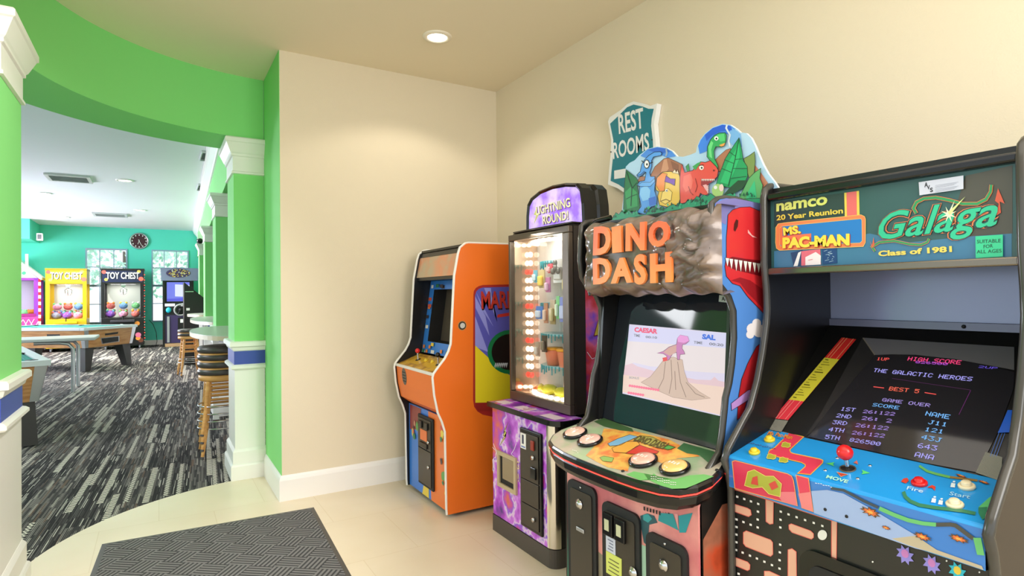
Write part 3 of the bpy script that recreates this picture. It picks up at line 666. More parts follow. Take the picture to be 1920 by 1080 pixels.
# printed side with red lights on the black machine
b = MB(); pl = Pl((-.3275, 0, 0), (1, 0, 0))
xs_ = -.3275
[b.text(ch, (xs_, 19.3, .98-.105*k), (xs_, 19.46, .98-.105*k), (xs_, 19.3, 1.06-.105*k), WHITE, .03) for k, ch in enumerate('GAMES')]
b.poly([(xs_, 19.1, .28), (xs_, 19.7, .28), (xs_, 19.7, .5), (xs_, 19.1, .46)], C(226, 80, 70)); b.poly([(xs_, 19.0, .8), (xs_, 19.15, .7), (xs_, 19.25, .95), (xs_, 19.1, 1.15)], C(60, 110, 210))
b.build('side_art', tb)
for k in range(24): pass
b = MB()
for k in range(26): b.ball((-.318, 18.97, .2+k*.072), .014, LEDR if k % 2 else WHITE, 6)
b.build('light_strip', tb)
# pink machine with a gabled roof at the left
x0, x1, yb = -3.57, -2.60, 18.95
PINKR = M('pink_roof_panel', (240, 206, 214), .5)
tp = thing('claw_machine', 'pink and purple prize machine with a white gabled roof, beside the yellow machine', 'claw machine', ((x0+x1)/2, yb+.42, 0), 0, 'prize claw machines along the far wall')
MB().box(x0, x1, yb, yb+.84, 0, .93, M('magenta_body', (190, 60, 140), .45)).build('base', tp, .01)
b = MB()
for xx in (x0, x1-.09):
    for yy in (yb, yb+.75): b.box(xx, xx+.09, yy, yy+.09, .93, 1.84, PURP)
b.box(x0, x1, yb, yb+.84, 1.84, 1.90, PURP); b.build('frame', tp)
MB().box(x0+.09, x1-.09, yb+.02, yb+.026, .93, 1.84, GLASS).build('window', tp)
MB().box(x0+.09, x1-.09, yb+.80, yb+.82, .93, 1.84, M('pale_lilac_back', (214, 206, 228), .5)).build('back_panel', tp)
b = MB(); xm = (x0+x1)/2; b.prism([(x0+.02, yb, 1.902), (x1-.02, yb, 1.902), (xm, yb, 2.36)], (0, .84, 0), PINKR)
for u in (-.2, .0, .2): b.lathe((xm+u, yb-.004, 2.02), [(0, 0), (.045, 0)], C(60, 150, 110), 8, (0, -1, 0))
b.build('gable', tp)
b = MB()
for s in (-1, 1): b.obox((xm, yb-.06, 2.37), (s*(x1-x0)*.56, 0, -.52), (0, .96, 0), (0, 0, .05), WHITE)
b.build('roof', tp); MB().box(xm+.18, xm+.24, yb+.3, yb+.36, 2.2, 2.52, WHITE).build('chimney', tp)
b = MB(); n = 22
for k in range(n): b.box(x1+.002, x1+.05, yb-.02, yb+.03, .05+k*.083, .05+k*.083+.083, RED if k % 2 else WHITE)
b.build('striped_post', tp)
b = MB()
for k in range(9):
    for s in (-1, 1): b.obox((x0+k*.11, yb-.006, .62), (.11*s, 0, .24), (.014, 0, 0), (0, .004, 0), C(245, 225, 230))
b.poly([(x0+.05, yb-.008, .93), (x1-.05, yb-.008, .93), (x1-.05, yb-.008, 1.0), (x0+.05, yb-.008, 1.0)], C(150, 30, 110)); b.build('front_art', tp)
rnd = random.Random(11)
for k in range(6):
    px, py, r = x0+.2+k*.115, yb+.13+(k % 2)*.21, .085; i = (k*4+1) % 9
    o = thing('plush_toy', PNAMES[i]+' soft toy, %s from the left, in the pink gabled prize machine' % ('first', 'second', 'third', 'fourth', 'fifth', 'sixth')[k], 'soft toy', (px, py, .93), 0, 'soft toys in the claw machines')
    MB().ball((px, py, .932+r), r, PLUSH[i], 12).build('body', o)
    b = MB()
    for s in (-1, 1): b.ball((px+s*r*.6, py-.02, .93+r*1.8), r*.3, PLUSH[i], 8)
    b.build('ears', o)
# ---- driving game at the right of the far wall
x0, x1, yb, h = .11, .87, 18.9, 2.19
t = thing('driving_game', 'driving arcade machine with steering wheel and yellow lettered header by the right far window', 'arcade machine', ((x0+x1)/2, yb+.45, 0))
GREYH = M('grey_header_shell', (128, 134, 160), .4)
b = MB()
for xx in (x0, x1-.05): b.prism([(xx, yb, 0), (xx, yb, 1.12), (xx, yb+.12, 1.2), (xx, yb+.12, 1.85), (xx, yb+.9, 1.85), (xx, yb+.9, 0)], (.05, 0, 0), BLACK)
b.build('side_panel', t)
b = MB(); b.prism([(x0-.03, yb+.05, 1.84), (x1+.1, yb+.05, 1.84), (x1+.12, yb+.05, h), ((x0+x1)/2, yb+.05, h+.02), (x0-.05, yb+.05, h)], (0, .5, 0), GREYH); b.build('header', t, .03)
b = MB(); zz = 1.94
el = [((x0+x1)/2+.30*cos(2*pi*k/24), yb+.046, 2.05+.125*sin(2*pi*k/24)) for k in range(24)]
b.poly(el, C(70, 50, 90)); rnd = random.Random(4)
for k in range(60):
    u, v = rnd.uniform(-.27, .27), rnd.uniform(-.1, .1)
    if (u/.29)**2+(v/.11)**2 < 1: c = Vector(((x0+x1)/2+u, yb+.042, 2.05+v)); b.poly([c+Vector((-.02, 0, -.014)), c+Vector((.022, 0, -.01)), c+Vector((.012, 0, .018))], C(*rnd.choice([(246, 226, 120), (240, 190, 60), (250, 246, 220)])))
b.build('marquee', t)
b = MB(); b.box(x0+.05, x1-.05, yb+.22, yb+.3, 1.2, 1.84, BLACK); b.build('bezel', t)
b = MB(); b.poly([(x0+.1, yb+.216, 1.26), (x1-.1, yb+.216, 1.26), (x1-.1, yb+.216, 1.80), (x0+.1, yb+.216, 1.80)], G(120, 130, 235)); b.poly([(x0+.3, yb+.214, 1.4), (x1-.1, yb+.214, 1.38), (x1-.1, yb+.214, 1.72), (x0+.3, yb+.214, 1.74)], G(225, 232, 255)); b.poly([(x0+.1, yb+.213, 1.27), (x1-.1, yb+.213, 1.27), (x1-.1, yb+.213, 1.36), (x0+.1, yb+.213, 1.33)], G(90, 90, 220)); b.build('screen', t)
b = MB(); b.box(x0+.05, x1-.05, yb+.02, yb+.5, .88, 1.12, BLACKM); b.box(x0+.05, x1-.05, yb+.03, yb+.06, .1, .88, M('dark_purple_front', (60, 46, 90), .4)); b.build('dashboard', t)
b = MB(); c = Vector(((x0+x1)/2+.05, yb-.03, 1.02)); b.tube([c+Vector((.15*cos(2*pi*k/24), -.03*sin(2*pi*k/24), .15*sin(2*pi*k/24))) for k in range(24)], .024, M('wheel_grey', (176, 176, 176), .5), 8, True)
for a in (0, 2.1, 4.2): b.tube([c, c+Vector((.14*cos(a), 0, .14*sin(a)))], .016, BLACKM)
b.lathe(c, [(0, .03), (.05, .03), (.05, -.06), (0, -.06)], BLACKM, 14, (0, -1, 0)); b.build('steering_wheel', t)
MB().ball(((x0+x1)/2-.24, yb, 1.02), (.07, .04, .08), C(40, 190, 210), 10).build('shifter', t)
b = MB(); b.box(x0+.36, x1-.1, yb+.012, yb+.028, .2, .80, BLACK); b.box(x0+.42, x0+.5, yb+.006, yb+.011, .66, .76, WHITE); b.build('coin_door', t)
b = MB(); b.box(x0+.1, x0+.16, yb+.012, yb+.028, .12, .84, SILVER); b.box(x0+.05, x1-.05, yb+.0, yb+.06, .0, .09, M('tan_kick', (190, 150, 110), .5)); b.build('kick_panel', t)
# power lead trailing beside the black claw machine
t = MB().tube([(-.22, 19.3, .75), (-.12, 19.28, .62), (-.05, 19.26, .4), (-.03, 19.25, .15), (-.06, 19.24, .012), (-.2, 19.22, .008)], .008, BLACKM, 6).build('power_cord')
tag(t, 'thin black power cord hanging beside the black claw machine', 'cord')
# ================================================================== orange upright arcade cabinet
def btn(c, n, r, ring, cap, h=.008, lift=.006):      # an arcade push button on a surface
    b = MB(); b.lathe(c, [(0, .0), (r, 0), (r, h*.7), (r*.9, h), (r*.66, h), (r*.62, h*.8), (r*.6, h+lift), (r*.5, h+lift+.002), (0, h+lift+.002)], cap, 24, n); return b
OY0, OY1 = 3.27, 3.955
t = thing('arcade_cabinet', 'bright orange upright arcade cabinet with white edging against the cream back wall', 'arcade machine', (1.9, (OY0+OY1)/2, 0))
oprof = [(1.500, .025), (1.497, .06), (1.492, .53), (1.472, .594), (1.446, .65), (1.424, .755), (1.414, .862), (1.419, .884), (1.440, .910), (1.495, .972), (1.520, 1.015), (1.536, 1.06), (1.563, 1.477), (1.590, 1.612), (1.604, 1.652), (1.639, 1.678), (1.66, 1.682)]
full = oprof+[(2.30, 1.686), (2.30, .025)]
for nm, y0, ya in (('side_panel', OY0, OY0+.018), ('side_panel', OY1-.018, OY1)):
    b = MB(); b.prism([(x, y0, z) for x, z in full], (0, .018, 0), ORANGE if y0 == OY0 else BLACK); 
    if y0 == OY0:
        SA = PY(OY0); Q = lambda pts: q(875, 530, 4, pts)
        rr = [(50, 90), (54, 62), (68, 40), (90, 26), (120, 18), (520, 8), (520, 985), (190, 1005), (120, 990), (80, 965), (56, 930), (48, 880)]
        b.art(SA, Q(rr), C(170, 44, 40), 1)
        b.art(SA, Q([(62, 95), (72, 65), (92, 46), (120, 36), (510, 26), (510, 890), (64, 900)]), C(92, 92, 186), 2)
        for ray in ([(62, 250), (160, 520), (62, 480)], [(70, 70), (200, 330), (120, 210)], [(130, 40), (230, 300), (210, 250), (180, 40)], [(62, 100), (140, 250), (170, 400), (66, 190)]): b.art(SA, Q(ray), C(150, 152, 226), 3)
        b.art(SA, Q([(62, 470), (160, 560), (300, 680), (510, 800), (510, 900), (64, 900)]), C(236, 214, 40), 4)
        b.art(SA, Q([(64, 900), (510, 890), (510, 960), (90, 962), (68, 935)]), C(150, 40, 36), 4)
        for r, cc in ((165, (20, 120, 70)), (135, (16, 16, 18))): b.dot(SA, 875+320/4, 530+520/4, r/4, C(*cc), 5+(r < 150), 28)
        for k in range(7): b.art(SA, Q([(205+k*14, 625-k*3), (215+k*14, 600), (222+k*14, 602), (212+k*14, 640)]), C(200, 206, 210), 7)
        b.ptext(SA, 'MARIO', (875+112/4, 530+208/4), (875+400/4, 530+200/4), (875+108/4, 530+72/4), C(40, 14, 20), 7, .03)
        b.ptext(SA, 'MARIO', (875+108/4, 530+198/4), (875+396/4, 530+190/4), (875+104/4, 530+64/4), C(190, 56, 44), 8, .03)
        b.art(SA, Q([(228, 262), (226, 246), (236, 238), (330, 222), (340, 232), (336, 246)]), C(206, 56, 46), 7)
        b.disc(SA, 866.5, 610.5, .030, C(196, 150, 92), 2); b.disc(SA, 866.5, 610.5, .026, C(70, 60, 50), 3); b.disc(SA, 867, 610.5, .017, C(206, 206, 200), 4)
        b.build('side_panel', t)
    else: b.build('side_panel', t)
    MB().tube([(x, y0+.009, z) for x, z in full[:-2]]+[(2.28, y0+.009, 1.687)], .0095, WMOLD, 8).build('edge_moulding', t)
yi0, yi1 = OY0+.0185, OY1-.0185
MB().box(1.62, 2.29, yi0, yi1, 1.66, 1.675, BLACK).build('roof', t)
MB().box(2.27, 2.29, yi0, yi1, .03, 1.65, BLACK).build('back_panel', t)
# lower front with printed artwork, coin door
FP = PX(1.515); b = MB(); b.box(1.515, 1.53, yi0, yi1, .03, .60, C(58, 130, 226)); mid = (yi0+yi1)/2
b.poly([(1.514, yi0, .03), (1.514, mid-.06, .03), (1.514, mid-.02, .60), (1.514, yi0, .60)], C(240, 122, 50)); b.poly([(1.5135, mid-.02, .03), (1.5135, mid+.09, .03), (1.5135, mid+.05, .14), (1.5135, mid-.02, .1)], C(238, 208, 70))
b.poly([(1.5135, mid+.12, .45), (1.5135, yi1-.02, .42), (1.5135, yi1-.02, .595), (1.5135, mid+.1, .595)], C(150, 60, 60))
rnd = random.Random(21)
for k in range(16):
    y = yi0+.03+rnd.random()*.13 if k % 2 else yi1-.05-rnd.random()*.16; z = rnd.uniform(.1, .55); r = rnd.uniform(.012, .035)
    b.poly([(1.513-.0004*k, y+r*rnd.uniform(.6, 1.2)*cos(a), z+r*rnd.uniform(.6, 1.3)*sin(a)) for a in [2*pi*j/9 for j in range(9)]], C(*rnd.choice([(244, 240, 236), (90, 160, 80), (30, 130, 90), (196, 130, 110), (244, 214, 90), (60, 40, 44), (220, 90, 80)])))
b.build('front_panel', t)
cy0, cy1 = mid-.125, mid+.125
b = MB(); b.box(1.498, 1.5125, cy0, cy1, .10, .565, BLACKM); b.build('coin_door_frame', t, .012)
b = MB(); b.box(1.492, 1.4975, cy0+.02, cy1-.02, .12, .345, DOORM); lower = b.build('coin_door', t, .002)
b = MB(); b.box(1.492, 1.4975, cy0+.02, cy1-.02, .352, .545, DOORM); up_ = b.build('coin_door', t, .002)
for yy in (mid-.05, mid+.045):
    MB().box(1.480, 1.4915, yy-.026, yy+.026, .485, .53, BLACKG).build('coin_slot', t, .003)
MB().box(1.489, 1.4915, mid-.05, mid+.06, .405, .475, C(236, 120, 60)).build('coin_label', t)
MB().box(1.482, 1.4915, mid-.06, mid+.06, .358, .392, BLACKG).build('coin_return', t, .004)
for z in (.41, .25): MB().lathe((1.4915, cy0+.045, z), [(0, .012), (.010, .012), (.012, 0), (0, 0)], CHROME, 14, (-1, 0, 0)).build('lock', t)
# speaker box under the control panel
b = MB(); b.prism([(1.424, yi0, .872), (1.434, yi0, .755), (1.456, yi0, .655), (1.53, yi0, .602), (1.53, yi0, .872)], (0, yi1-yi0, 0), ORANGE); b.build('speaker_box', t)
b = MB(); el = [(1.427-.0006+.0145*(1-(.815+.062*sin(a)-.755)/.12)*0, yi1-.14+.042*cos(a), .81+.058*sin(a)) for a in [2*pi*k/24 for k in range(24)]]
def onfr(z): return 1.424+(1.434-1.424)*(.872-z)/(.872-.755)-.0012
b.poly([(onfr(z), y, z) for _, y, z in el], M('speaker_grille_grey', (110, 100, 92), .6))
for k in range(4): b.poly([(onfr(z)-.001, y, z) for y, z in ((yi1-.17, .775+k*.02), (yi1-.11, .775+k*.02), (yi1-.11, .782+k*.02), (yi1-.17, .782+k*.02))], BLACKM)
b.build('speaker_grille', t)
# control panel
CP0, CP1 = Vector((1.432, 0, .884)), Vector((1.60, 0, .945)); cn = Vector((-(CP1.z-CP0.z), 0, CP1.x-CP0.x)).normalized()
def cpo(u, y, h=0): p = CP0.lerp(CP1, u); return Vector((p.x, y, p.z))+cn*h
b = MB(); b.prism([(CP0.x, yi0, CP0.z-.012), (CP0.x, yi0, CP0.z), (CP1.x, yi0, CP1.z), (CP1.x, yi0, CP1.z-.012)], (0, yi1-yi0, 0), M('control_panel_art', (122, 84, 56), .4, vary=[(.3, (70, 50, 42)), (.48, (190, 140, 40)), (.56, (226, 180, 60)), (.7, (110, 70, 50))], vscale=9))
for y0, y1 in ((yi0+.06, mid-.05), (mid+.05, yi1-.07)): b.poly([cpo(.25, y0, .0006), cpo(.25, y1, .0006), cpo(.8, y1, .0006), cpo(.8, y0, .0006)], C(224, 176, 50))
b.build('control_panel', t)
MB().box(1.420, 1.436, yi0, yi1, .868, .886, WMOLD).build('front_trim', t, .003)
for y in (mid-.17, mid+.17):
    b = MB(); c = cpo(.55, y); b.lathe(c, [(0, .001), (.02, .001), (.018, .004), (0, .004)], BLACKM, 16, cn); b.tube([c, c+Vector((-.004, 0, .055))], .006, CHROME); b.ball(c+Vector((-.004, 0, .062)), .017, BLACKG if y < mid else RED, 12); b.build('joystick', t)
for y in (mid-.06, mid+.05, mid-.26): btn(cpo(.6, y), cn, .015, None, YEL if y > mid-.2 else BLACKG).build('button', t)
# monitor bezel with printed border, dark glass, marquee
B0, B1 = Vector((1.615, 0, .955)), Vector((1.690, 0, 1.46))
def bz(v, y, d=0): p = B0.lerp(B1, v); return (p.x-d, y, p.z)
BLUEA = C(52, 132, 226)
b = MB(); w = yi1-yi0
def frame(u0, u1, v0, v1, m, d=0): b.poly([bz(v0, yi0+w*u0, d), bz(v0, yi0+w*u1, d), bz(v1, yi0+w*u1, d), bz(v1, yi0+w*u0, d)], m)
for a in ((0, 1, 0, .16), (0, 1, .88, 1), (0, .12, .16, .88), (.88, 1, .16, .88)): frame(*a, BLUEA)
rnd = random.Random(5)
for k in range(34):
    u, v = rnd.random(), rnd.choice([rnd.uniform(.02, .13), rnd.uniform(.9, .98)]) if k % 2 else rnd.random()
    if k % 2 == 0: u = rnd.choice([rnd.uniform(.90, .97), rnd.uniform(.02, .1)])
    s = rnd.uniform(.02, .045); frame(max(0, u-s), min(1, u+s), max(0, v-.02), min(1, v+.025), C(*rnd.choice([(240, 206, 70), (226, 90, 60), (244, 240, 236), (60, 50, 60), (240, 140, 60), (40, 120, 80)])), .0006+.0003*k)
b.build('bezel', t)
b = MB(); gl = [bz(.16, yi0+w*.12), bz(.16, yi0+w*.88), bz(.88, yi0+w*.88), bz(.88, yi0+w*.12)]; gb = [(x+.12, y, z+.0) for x, y, z in gl]
b.grid([gl, gb], BLACKM, cv=True, sm=False); b.build('monitor_shroud', t)
b = MB(); b.poly([(x-.02, y, z) for x, y, z in gb], M('unlit_screen', (92, 82, 70), .12)); b.build('screen', t)
b = MB(); b.box(1.585, 1.69, yi0, yi1, 1.462, 1.482, BLACK); b.prism([(1.607, yi0, 1.625), (1.655, yi0, 1.625), (1.665, yi0, 1.658), (1.625, yi0, 1.658)], (0, yi1-yi0, 0), BLACK); b.build('marquee_retainer', t)
b = MB(); b.poly([(1.580, yi0, 1.483), (1.580, yi1, 1.483), (1.609, yi1, 1.624), (1.609, yi0, 1.624)], M('unlit_marquee', (206, 168, 136), .2, vary=[(.35, (196, 172, 142)), (.55, (226, 150, 110)), (.7, (206, 180, 160))], vscale=5))
b.build('marquee', t)

# ================================================================== prize redemption machine (purple) with lit window
LY0, LY1, LX = 2.385, 2.985, 1.66
t = thing('prize_redemption_machine', 'purple marbled prize machine with bright lit glass window, between orange and stone-fronted cabinets', 'arcade machine', (2.0, (LY0+LY1)/2, 0)); LT = t
MARB = M('purple_marble_print', (150, 80, 210), .3, coat=.3, vary=[(.30, (64, 34, 130)), (.40, (176, 50, 206)), (.47, (214, 120, 240)), (.50, (240, 214, 246)), (.53, (150, 80, 226)), (.60, (206, 70, 170)), (.67, (230, 110, 70)), (.75, (90, 50, 180))], vscale=6)
MARS = M('pink_purple_side_print', (196, 70, 150), .3, coat=.3, vary=[(.32, (84, 40, 130)), (.44, (214, 60, 70)), (.54, (240, 110, 150)), (.62, (150, 90, 220)), (.72, (60, 30, 90))], vscale=5)
def rounded_plan(x0, x1, y0, y1, r, n=6):             # plan outline with a rounded near-front corner
    return [(x0, y1), (x0, y0+r)]+[(x0+r-r*cos(pi/2*k/n), y0+r-r*sin(pi/2*k/n)) for k in range(1, n+1)]+[(x1, y0), (x1, y1)]
b = MB(); b.prism([(x, y, 0) for x, y in rounded_plan(LX-.006, 2.28, LY0-.006, LY1+.004, .05)], (0, 0, .092), M('dark_kick_plate', (72, 66, 60), .35)); b.build('kick_plate', t, .004)
b = MB(); b.prism([(x, y, .093) for x, y in rounded_plan(LX, 2.28, LY0, LY1, .048)], (0, 0, .615), BLACK)
LP = PX(LX)
b.poly([(LX-.0008, LY0+.05, .095), (LX-.0008, LY1, .095), (LX-.0008, LY1, .705), (LX-.0008, LY0+.05, .705)], MARB)
QL = lambda pts: q(915, 735, 3.13, pts)
b.art(LP, QL([(120, 175), (95, 230), (110, 236), (68, 318), (106, 262), (92, 256)]), C(240, 232, 110), 4, .8)
for k, (tx, bl, br, tl) in enumerate((('LIGHTNING', (62, 408), (186, 456), (60, 362)), ('ROUND!', (82, 486), (184, 528), (80, 438)))):
    f = lambda p, d=0: (915+(p[0]+d)/3.13, 735+(p[1]+d)/3.13)
    b.ptext(LP, tx, f(bl, 2), f(br, 2), f(tl, 2), C(110, 50, 130), 3, .05); b.ptext(LP, tx, f(bl), f(br), f(tl), C(250, 222, 190), 4, .02)
rnd = random.Random(9)
for k in range(7):                                      # printed lightning cracks
    x, y = rnd.uniform(20, 340), rnd.uniform(120, 600); pts = [(x, y)]
    for j in range(4): x += rnd.uniform(-18, 22); y += rnd.uniform(15, 40); pts.append((x, y))
    b.line(LP, [p for p in QL(pts)], .9, C(250, 240, 255), 3)
b.build('base_cabinet', t)
b = MB(); rc = rounded_plan(LX-.0015, 2.28, LY0-.0015, LY1, .0495)[1:-2]
b.grid([[(x, y, z) for x, y in rc] for z in (.095, .705)], M('mirror_chrome_corner', (222, 216, 204), .12, 1)); b.build('corner_trim', t)
# deck
b = MB(); b.prism([(x, y, .715) for x, y in rounded_plan(1.628, 2.28, 2.31, 3.0, .07)], (0, 0, .026), BLACKG); b.build('deck_edge', t, .006)
b = MB(); b.prism([(x, y, .7415) for x, y in rounded_plan(1.636, 1.80, 2.318, 2.992, .064)], (0, 0, .0008), MARB)
for y0, y1 in ((2.86, 2.96), (2.62, 2.76), (2.36, 2.5)): b.poly([(1.66, y0, .7428), (1.66, y1, .7428), (1.73, y1, .7428), (1.73, y0, .7428)], C(236, 214, 228))
for k in range(8): b.poly([(1.668+.008*k, 2.64, .7432), (1.668+.008*k, 2.64+.03+.01*(k % 4), .7432), (1.671+.008*k, 2.64+.03+.01*(k % 4), .7432), (1.671+.008*k, 2.64, .7432)], C(150, 60, 90))
b.build('deck', t)
# prize chute and coin door on the front
yA, yB = pk(LP, 936, 900).y, pk(LP, 971, 930).y; zA, zB = .275, .475
b = MB(); e = .022
for a in ((yB, yA, zA, zA+e), (yB, yA, zB-e, zB), (yB, yB+e, zA+e, zB-e), (yA-e, yA, zA+e, zB-e)): b.box(LX-.014, LX-.001, a[0], a[1], a[2], a[3], M('beige_chute_frame', (196, 176, 140), .4))
b.build('chute_frame', t)
b = MB(); b.box(LX-.004, LX-.002, yB+e, yA-e, zA+e, zB-e, BLACKM); b.box(LX-.008, LX-.0045, yB+e+.004, yA-e-.03, zA+e+.03, zB-e-.004, M('smoked_flap', (150, 130, 100), .1)); b.build('chute_flap', t)
y0, y1 = pk(LP, 1020, 900).y, pk(LP, 979, 860).y
b = MB(); b.box(LX-.016, LX-.001, y0, y1, .135, .655, BLACKG); b.build('coin_door_frame', t, .014)
for z0, z1 in ((.155, .265), (.27, .39), (.395, .635)): MB().box(LX-.021, LX-.0165, y0+.022, y1-.018, z0, z1, DOORM).build('coin_door', t, .003)
MB().box(LX-.030, LX-.0215, y0+.035, y0+.085, .415, .475, BLACKG).build('coin_slot', t, .004)
b = MB(); b.box(LX-.0235, LX-.0215, y1-.075, y1-.022, .55, .63, WHITE); sp = PX(LX-.0235)
b.text('1', (LX-.0242, y1-.038, .575), (LX-.0242, y1-.056, .575), (LX-.0242, y1-.038, .622), C(60, 60, 90), .04); b.poly([(LX-.0242, y1-.03, .556), (LX-.0242, y1-.07, .556), (LX-.0242, y1-.07, .564), (LX-.0242, y1-.03, .564)], C(120, 140, 200))
b.build('price_sticker', t); MB().box(LX-.03, LX-.0215, y0+.05, y0+.08, .56, .61, M('red_brown_slot', (150, 50, 34), .3)).build('bill_slot', t, .003)
for z in (.525, .21): MB().lathe((LX-.0212, y0+.06, z), [(0, .014), (.011, .014), (.013, 0), (0, 0)], CHROME, 14, (-1, 0, 0)).build('lock', t)
# upper display case: door frame, glass, mirrored interior
BX, BY0, BY1, BZ0, BZ1 = 1.765, 2.375, 2.965, .748, 1.705; e = .035
FRM = M('bronze_door_frame', (92, 80, 68), .3, .4)
b = MB()
for a in ((BY0, BY1, BZ0, BZ0+.05), (BY0, BY1, BZ1-.035, BZ1), (BY0, BY0+.055, BZ0+.05, BZ1-.035), (BY1-.02, BY1, BZ0+.05, BZ1-.035)): b.box(BX, BX+.03, a[0], a[1], a[2], a[3], FRM)
b.build('door_frame', t, .004)
MB().box(BX+.012, BX+.016, BY0+.055, BY1-.02, BZ0+.05, BZ1-.035, GLASS).build('window', t)
b = MB(); b.box(BX+.031, 1.865, BY0-.004, BY0+.02, BZ0, BZ1, BROWNB); b.box(1.866, 2.28, BY0+.0, BY0+.02, BZ0, BZ1, BROWNB)
b.poly([(1.868, BY0-.001, BZ0), (2.27, BY0-.001, BZ0), (2.27, BY0-.001, BZ1), (1.868, BY0-.001, BZ1)], MARS)
b.art(PY(BY0-.001), q(1085, 520, 3.857, [(160, 240), (160, 412), (108, 424)]), C(226, 200, 80), 3, 1.5, C(120, 30, 40)); b.line(PY(BY0-.001), q(1085, 520, 3.857, [(60, 540), (95, 590), (130, 575), (165, 580)]), 1, C(250, 236, 246), 3)
b.build('side_wall', t)
MIR = M('warm_mirror', (226, 196, 172), .08, .85); IW = M('grey_case_lining', (214, 206, 198), .8, spec=.08)
b = MB(); b.box(BX+.031, 2.28, BY1-.02, BY1, BZ0, BZ1, MIR); b.build('side_wall', t)
MB().box(1.957, 2.28, BY0+.021, BY1-.021, BZ0, BZ1, IW).build('back_wall', t)
MB().box(BX+.031, 1.956, BY0+.021, BY1-.021, BZ0, BZ0+.02, IW).build('case_floor', t)
MB().box(BX+.031, 2.28, BY0+.0, BY1+.0, BZ1+.0005, BZ1+.012, BROWNB).build('case_roof', t, .006)
ctrL = Vector((1.955, 2.66, 0))
def half_disc(z, r, h, n=16): return [(ctrL.x-r*sin(pi*k/n), ctrL.y-r*1.05*cos(pi*k/n), z) for k in range(n+1)]
MB().tube([(1.945, 2.66, BZ0+.03), (1.945, 2.66, 1.68)], .010, CHROME, 10).build('centre_pole', t)
SHELF, HOOK = M('turquoise_shelf', (176, 222, 228), .25), M('turquoise_hook', (40, 160, 170), .3)
for z in (.955, 1.13, 1.30, 1.53):
    b = MB(); b.prism(half_disc(z, .135, 0), (0, 0, .012), SHELF)
    for j in range(1, 20):
        a = pi*j/20; o = Vector((ctrL.x-.137*sin(a), ctrL.y-.143*cos(a), z+.010)); b.tube([o, o-Vector((0, 0, .022+.012*(j % 3)))], .004, HOOK, 6)
    b.build('shelf', t)
# LED bulbs: a column at the left rear and half rings top and bottom
for k in range(15): MB().ball((1.895, BY1-.040, .88+k*.051), (.015, .013, .017), LEDW if k % 4 else LEDR, 8).build('bulb', t)
for z in (.80, 1.655):
    for k in range(1, 16):
        a = pi*k/16; MB().ball((ctrL.x-sin(a)*.145, ctrL.y-cos(a)*.245, z), (.016, .018, .012), LEDW, 8).build('bulb', t)
b = MB(); b.prism(half_disc(.769, .125, 0), (0, 0, .02), M('chrome_turntable', (220, 214, 204), .2, .6)); b.build('turntable', t)
lamp('case_light', 'AREA', (1.86, 2.66, 1.69), (1.88, 2.66, 0), 3.5, (1, .95, .86), .12, .45)
# topper sign
TX = 1.85; yc = 2.63
def tp(k): return [(2.90, 1.7235), (2.897, 1.82), (2.885, 1.885), (2.85, 1.918), (2.76, 1.945), (2.63, 1.955), (2.50, 1.948), (2.40, 1.93), (2.365, 1.90), (2.35, 1.82), (2.345, 1.7235)]
b = MB()
prof = [(0, 0), (-.012, .0), (-.02, .012), (-.02, .02)]
oy = [(y, z) for y, z in tp(0)]; cz = 1.83
def shr(f): return [(yc+(y-yc)*f, 1.7235+(z-1.7235)*f) for y, z in oy]
b.grid([[(TX+.16, y, z) for y, z in shr(1.0)], [(TX+.10, y, z) for y, z in shr(1.0)], [(TX+.09, y, z) for y, z in shr(.955)], [(TX+.06, y, z) for y, z in shr(.955)], [(TX+.05, y, z) for y, z in shr(1.0)], [(TX+.0, y, z) for y, z in shr(.99)], [(TX-.008, y, z) for y, z in shr(.95)], [(TX+.004, y, z) for y, z in shr(.90)]], BLACKG, cv=True, sm=False)
b.poly([(TX+.16, y, z) for y, z in shr(1.0)], BLACKG); b.build('topper_housing', t)
b = MB(); b.poly([(TX+.003, y, z) for y, z in shr(.905)], M('lit_purple_sign', (170, 128, 240), .3, emit=.55, vary=[(.4, (150, 100, 232)), (.6, (214, 190, 250))], vscale=8))
TPl = PX(TX+.003); f = lambda x, y: (940+x/4.91, 340+y/4.91)
for tx, bl, br, tl in (('LIGHTNING', (325, 312), (640, 235), (318, 232)), ('ROUND!', (385, 398), (622, 352), (380, 318))):
    b.ptext(TPl, tx, f(bl[0]+4, bl[1]+5), f(br[0]+4, br[1]+5), f(tl[0]+4, tl[1]+5), C(120, 80, 140), 2, .06); b.ptext(TPl, tx, f(*bl), f(*br), f(*tl), G(250, 244, 190), 4, .02)
b.art(TPl, [f(*p) for p in [(335, 225), (300, 310), (322, 312), (300, 400), (350, 300), (328, 298)]], C(240, 240, 150), 3)
b.build('topper_sign', t)
MB().prism([(1.778, 2.36, 1.7175), (1.772, 2.5, 1.7175), (1.772, 2.75, 1.7175), (1.778, 2.93, 1.7175), (1.80, 2.955, 1.7175), (2.26, 2.955, 1.7175), (2.26, 2.36, 1.7175)][::-1], (0, 0, .005), BROWNB).build('cap_plate', t)
